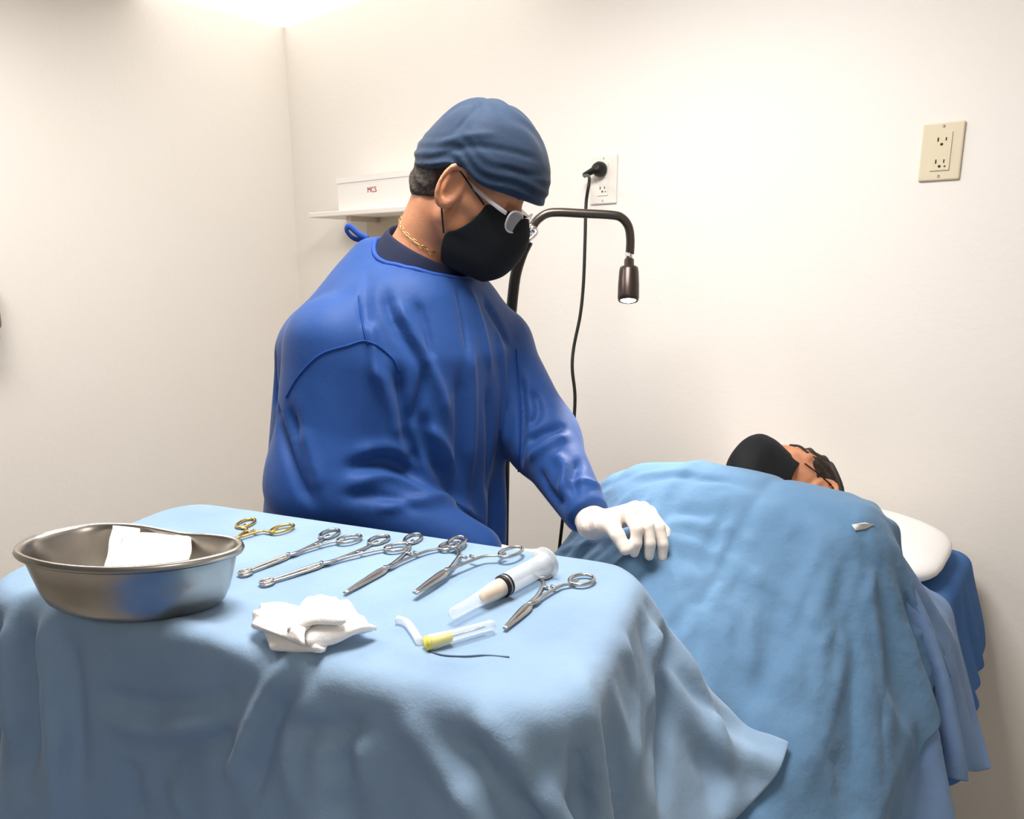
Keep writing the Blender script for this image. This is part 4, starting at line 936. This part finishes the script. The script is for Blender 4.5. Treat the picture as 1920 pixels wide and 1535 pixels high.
# ================================================================== things on the walls
def outlet(name, label, tl_, br_, yw, m, slots, plug=False):
    a, b = PYW(*tl_, yw), PYW(*br_, yw); x0, x1, z1, z0 = a[0], b[0], a[2], b[2]; cx, cz = (x0 + x1) / 2, (z0 + z1) / 2; ht = z1 - z0
    r = empty(name, (cx, yw, cz), label, 'outlet')
    bevel(add('plate', *box(x0, x1, yw - .007, yw - .0005, z0, z1), m, r, False), .003, 2)
    add('socket_face', *box(cx - .018, cx + .018, yw - .0095, yw - .006, z0 + ht * .17, z1 - ht * .17), m, r, False)
    for k, zc in enumerate((cz + ht * .19, cz - ht * .19)):
        if plug and k == 0: continue
        for dx, hh in ((-.0075, .0042), (.0075, .0034)): add('slot', *box(cx + dx - .0011, cx + dx + .0011, yw - .0102, yw - .009, zc + .002 - hh, zc + .002 + hh), M_SLOT, r, False)
        add('slot', *box(cx - .0085, cx - .006, yw - .0102, yw - .009, zc + .001, zc + .0032), M_SLOT, r, False)
        V, Fc = lathe([(.0, 0), (.0028, 0), (.0028, .0012), (.0, .0012)], 10); add('slot', align(V, (cx, yw - .0102, zc - .008), (cx, yw, zc - .008)), Fc, M_SLOT, r)
    add('indicator', *box(cx + .0085, cx + .0115, yw - .0102, yw - .009, cz - ht * .19 - .010, cz - ht * .19 - .007), M_SLOT, r, False)
    for zz in (z0 + ht * .07, z1 - ht * .07):
        V, Fc = lathe([(.0, 0), (.0032, 0), (.0026, .0012), (.0, .0012)], 10); add('screw', align(V, (cx, yw - .0068, zz), (cx, yw - 1, zz)), Fc, M_STEEL, r)
    return cx, cz, ht
YW = ROOM_Y1
outlet('wall_outlet', 'ivory double wall outlet with nothing plugged in', (1733, 234), (1799, 336), YW, M_PLATE, 2)
cx, cz, ht = outlet('wall_outlet', 'white double wall outlet with a black plug in its upper socket', (1110, 293), (1157, 381), YW, M_PLATE_W, 2, True)
# plug and cable
pc = np.array([cx - .004, YW - .010, cz + ht * .20]); plug = empty('power_cable', tuple(pc), 'black power plug and cable running down from the white outlet', 'cable')
V, Fc = lathe([(.0, .0), (.019, .0), (.021, .006), (.021, .016), (.017, .026), (.012, .034), (.0, .036)], 20); add('plug', align(V, pc, pc + (0, -1, 0)), Fc, M_BLACK, plug)
k0 = pc + (-.008, -.028, -.004); k1 = pc + (-.040, -.030, -.016)
add('strain_relief', *tube(spline([k0 + (.006, .004, .003), k0, k1], 5), [.013, .0125, .012, .011, .0105, .010, .0095, .009, .0085, .008, .0072], 12), M_BLACK, plug)
cab = [(1105, 334), (1099, 380), (1097, 450), (1094, 530), (1088, 590), (1076, 650), (1073, 690), (1078, 740), (1076, 790), (1070, 850), (1060, 930)]
pts = [k1] + [W(PD(x, y, 1.93 - .02 * i)) for i, (x, y) in enumerate(cab)]
pts = [p if p[1] < YW - .012 else np.array([p[0], YW - .012, p[2]]) for p in pts]
pts += [np.array([-1.02, 1.34, .35]), np.array([-1.05, 1.30, .06]), np.array([-1.06, 1.27, .03])]
add('cord', *tube(spline(pts, 8), .0042, 8), M_BLACK, plug)
# blank plate partly behind the surgeon's shoulder
a, b = PYW(955, 607, YW), PYW(981, 700, YW); t = bevel(add('wall_plate', *box(a[0] - .04, b[0], YW - .006, YW - .0005, b[2] + .02, a[2]), M_PLATE_W, None, False), .002); tag(t, 'blank cream wall plate low behind the lamp pole', 'wall plate')
# shelf
YS = 1.64; a = PYW(578, 402, YS); xs0, zs0 = a[0], a[2]
sh = empty('wall_shelf', (xs0 + .3, YW, zs0), 'white wall shelf carrying a white box', 'shelf')
bevel(add('board', *box(xs0, xs0 + .66, YS, YW - .001, zs0 - .012, zs0 + .006), M_SHELF, sh, False), .003)
for x in (xs0 + .20, xs0 + .52): add('bracket', *box(x - .012, x + .012, YS + .03, YW - .001, zs0 - .03, zs0 - .012), M_TAN, sh, False)
add('back_rail', *box(xs0 + .14, xs0 + .60, YW - .02, YW - .001, zs0 - .11, zs0 - .012), M_TAN, sh, False)
YB = YS + .035; a = PYW(632, 335, YB); b = PYW(775, 326, YB); bz = zs0 + .0065; zt = a[2]
cb = empty('carton_box', ((a[0] + b[0]) / 2, YB + .06, bz), 'white carton box with small red print on the shelf', 'box')
bevel(add('carton', *box(a[0], b[0] + .05, YB, YW - .02, bz, zt), M_CARD, cb, False), .002)
add('lid_flap', *box(a[0] - .002, b[0] + .052, YB - .003, YB - .0002, zt - .018, zt + .001), M_CARD, cb, False)
fc = bpy.data.curves.new('print', 'FONT'); fc.body = 'MCS'; fc.size = .026; fc.extrude = .0002; fo = bpy.data.objects.new('print', fc); COL.objects.link(fo)
me = bpy.data.meshes.new_from_object(fo.evaluated_get(bpy.context.evaluated_depsgraph_get())); bpy.data.objects.remove(fo)
me.materials.clear(); me.materials.append(M_RED); to = bpy.data.objects.new('printed_text', me); COL.objects.link(to); to.parent = cb
tp = PYW(689, 361, YB); to.location = (tp[0] - cb.location[0], YB - .001 - cb.location[1], tp[2] - cb.location[2]); to.rotation_euler = (math.pi / 2, 0, 0)
# grey fixture at the left wall
r_ = W(ray(3, 566)); k = ROOM_X0 / r_[0]; dp = np.array([ROOM_X0, r_[1] * k, CAM_H + r_[2] * k])
ds = empty('wall_fixture', (ROOM_X0, dp[1] - .078, dp[2]), 'dark grey rounded fixture mounted on the left wall', 'wall fixture')
V, Fc = surfnet(lambda p: rbox(p, (.045, 0, 0), (.043, .055, .095), .035), axis_grid(-.005, .1, .006), axis_grid(-.07, .07, .006), axis_grid(-.11, .11, .006))
add('cover', V + np.array(ds.location), Fc, M_GREY, ds)
add('lower_lip', *box(ROOM_X0 + .03, ROOM_X0 + .098, dp[1] - .113, dp[1] - .043, dp[2] - .105, dp[2] - .088), M_BLACK, ds, False)

# ================================================================== examination lamp on its pole
DL = 1.66
lp = empty('examination_lamp', tuple(W((PD(945, 700, DL)[0], DL, 0))), 'slim floor examination lamp with bent bronze arm and lit head', 'lamp')
top = PD(985, 450, DL); low = PD(950, 660, DL); d_ = (low - top); d_ /= abs(d_[2]); foot = low + d_ * (low[2] - .03)
foot = np.array([PD(940, 700, DL)[0], DL, .03])
pole = [foot, np.array([foot[0] + .002, DL, .6]), low, PD(958, 590, DL), PD(966, 520, DL), PD(978, 478, DL), PD(990, 452, DL)]
add('pole', *tube(W(spline(pole, 8)), .0125, 12), M_POLE, lp)
V, Fc = lathe([(.0, -.03), (.15, -.03), (.16, -.02), (.15, -.006), (.03, .004), (.018, .03), (.0, .03)], 32); add('base', V + W(foot), Fc, M_POLE, lp)
V, Fc = lathe([(.0, -.026), (.011, -.026), (.013, -.018), (.0085, -.010), (.0085, .006), (.0125, .012), (.012, .022), (.0, .022)], 18); add('joint', align(V, W(PD(992, 440, DL)), W(PD(1002, 424, DL))), Fc, M_CHROME, lp)
add('clamp_lever', *tube(W(spline([PD(996, 430, DL - .012), PD(1006, 436, DL - .02), PD(990, 452, DL - .025)], 5)), .0045, 8), M_CHROME, lp)
arm = [PD(999, 424, DL), PD(1008, 412, DL), PD(1024, 401, DL), PD(1045, 398, DL), PD(1090, 400, DL), PD(1145, 403, DL), PD(1165, 408, DL), PD(1178, 424, DL), PD(1182, 448, DL), PD(1181, 476, DL)]
add('bent_arm', *tube(W(spline(arm, 6)), .0098, 12), M_LAMP, lp)
h0, h1 = W(PD(1180, 474, DL)), W(PD(1178, 562, DL - .040)); lh = float(np.linalg.norm(h1 - h0)); ax = (0, 0, -1)
def down(prof, m, nm, par=lp): V, Fc = lathe(prof, 24); return add(nm, align(V, h0, h1), Fc, m, par)
down([(.0, 0), (.0088, 0), (.0088, .018), (.0, .018)], M_CHROME, 'collar')
hd = down([(.0, .016), (.0108, .016), (.0115, .032), (.0205, .036), (.0218, .044), (.0235, lh - .035), (.0238, lh - .006), (.0222, lh + .002), (.0195, lh + .003), (.0185, lh - .004), (.0, lh - .004)], M_LAMPHEAD, 'lamp_head')
down([(.0, lh - .0035), (.0184, lh - .0035), (.017, lh + .0015), (.010, lh + .004), (.0, lh + .0045)], M_LED, 'bulb_lens', hd)
sp = bpy.data.lights.new('lamp_beam', 'SPOT'); sp.energy = 14; sp.spot_size = 1.1; sp.spot_blend = .6; sp.shadow_soft_size = .018; sp.color = (1, .97, .92)
so_ = bpy.data.objects.new('lamp_beam', sp); COL.objects.link(so_); so_.location = h1 + (h1 - h0) / lh * .012
so_.rotation_euler = Vector(h1 - h0 + np.array((.02, -.03, 0))).to_track_quat('-Z', 'Y').to_euler()
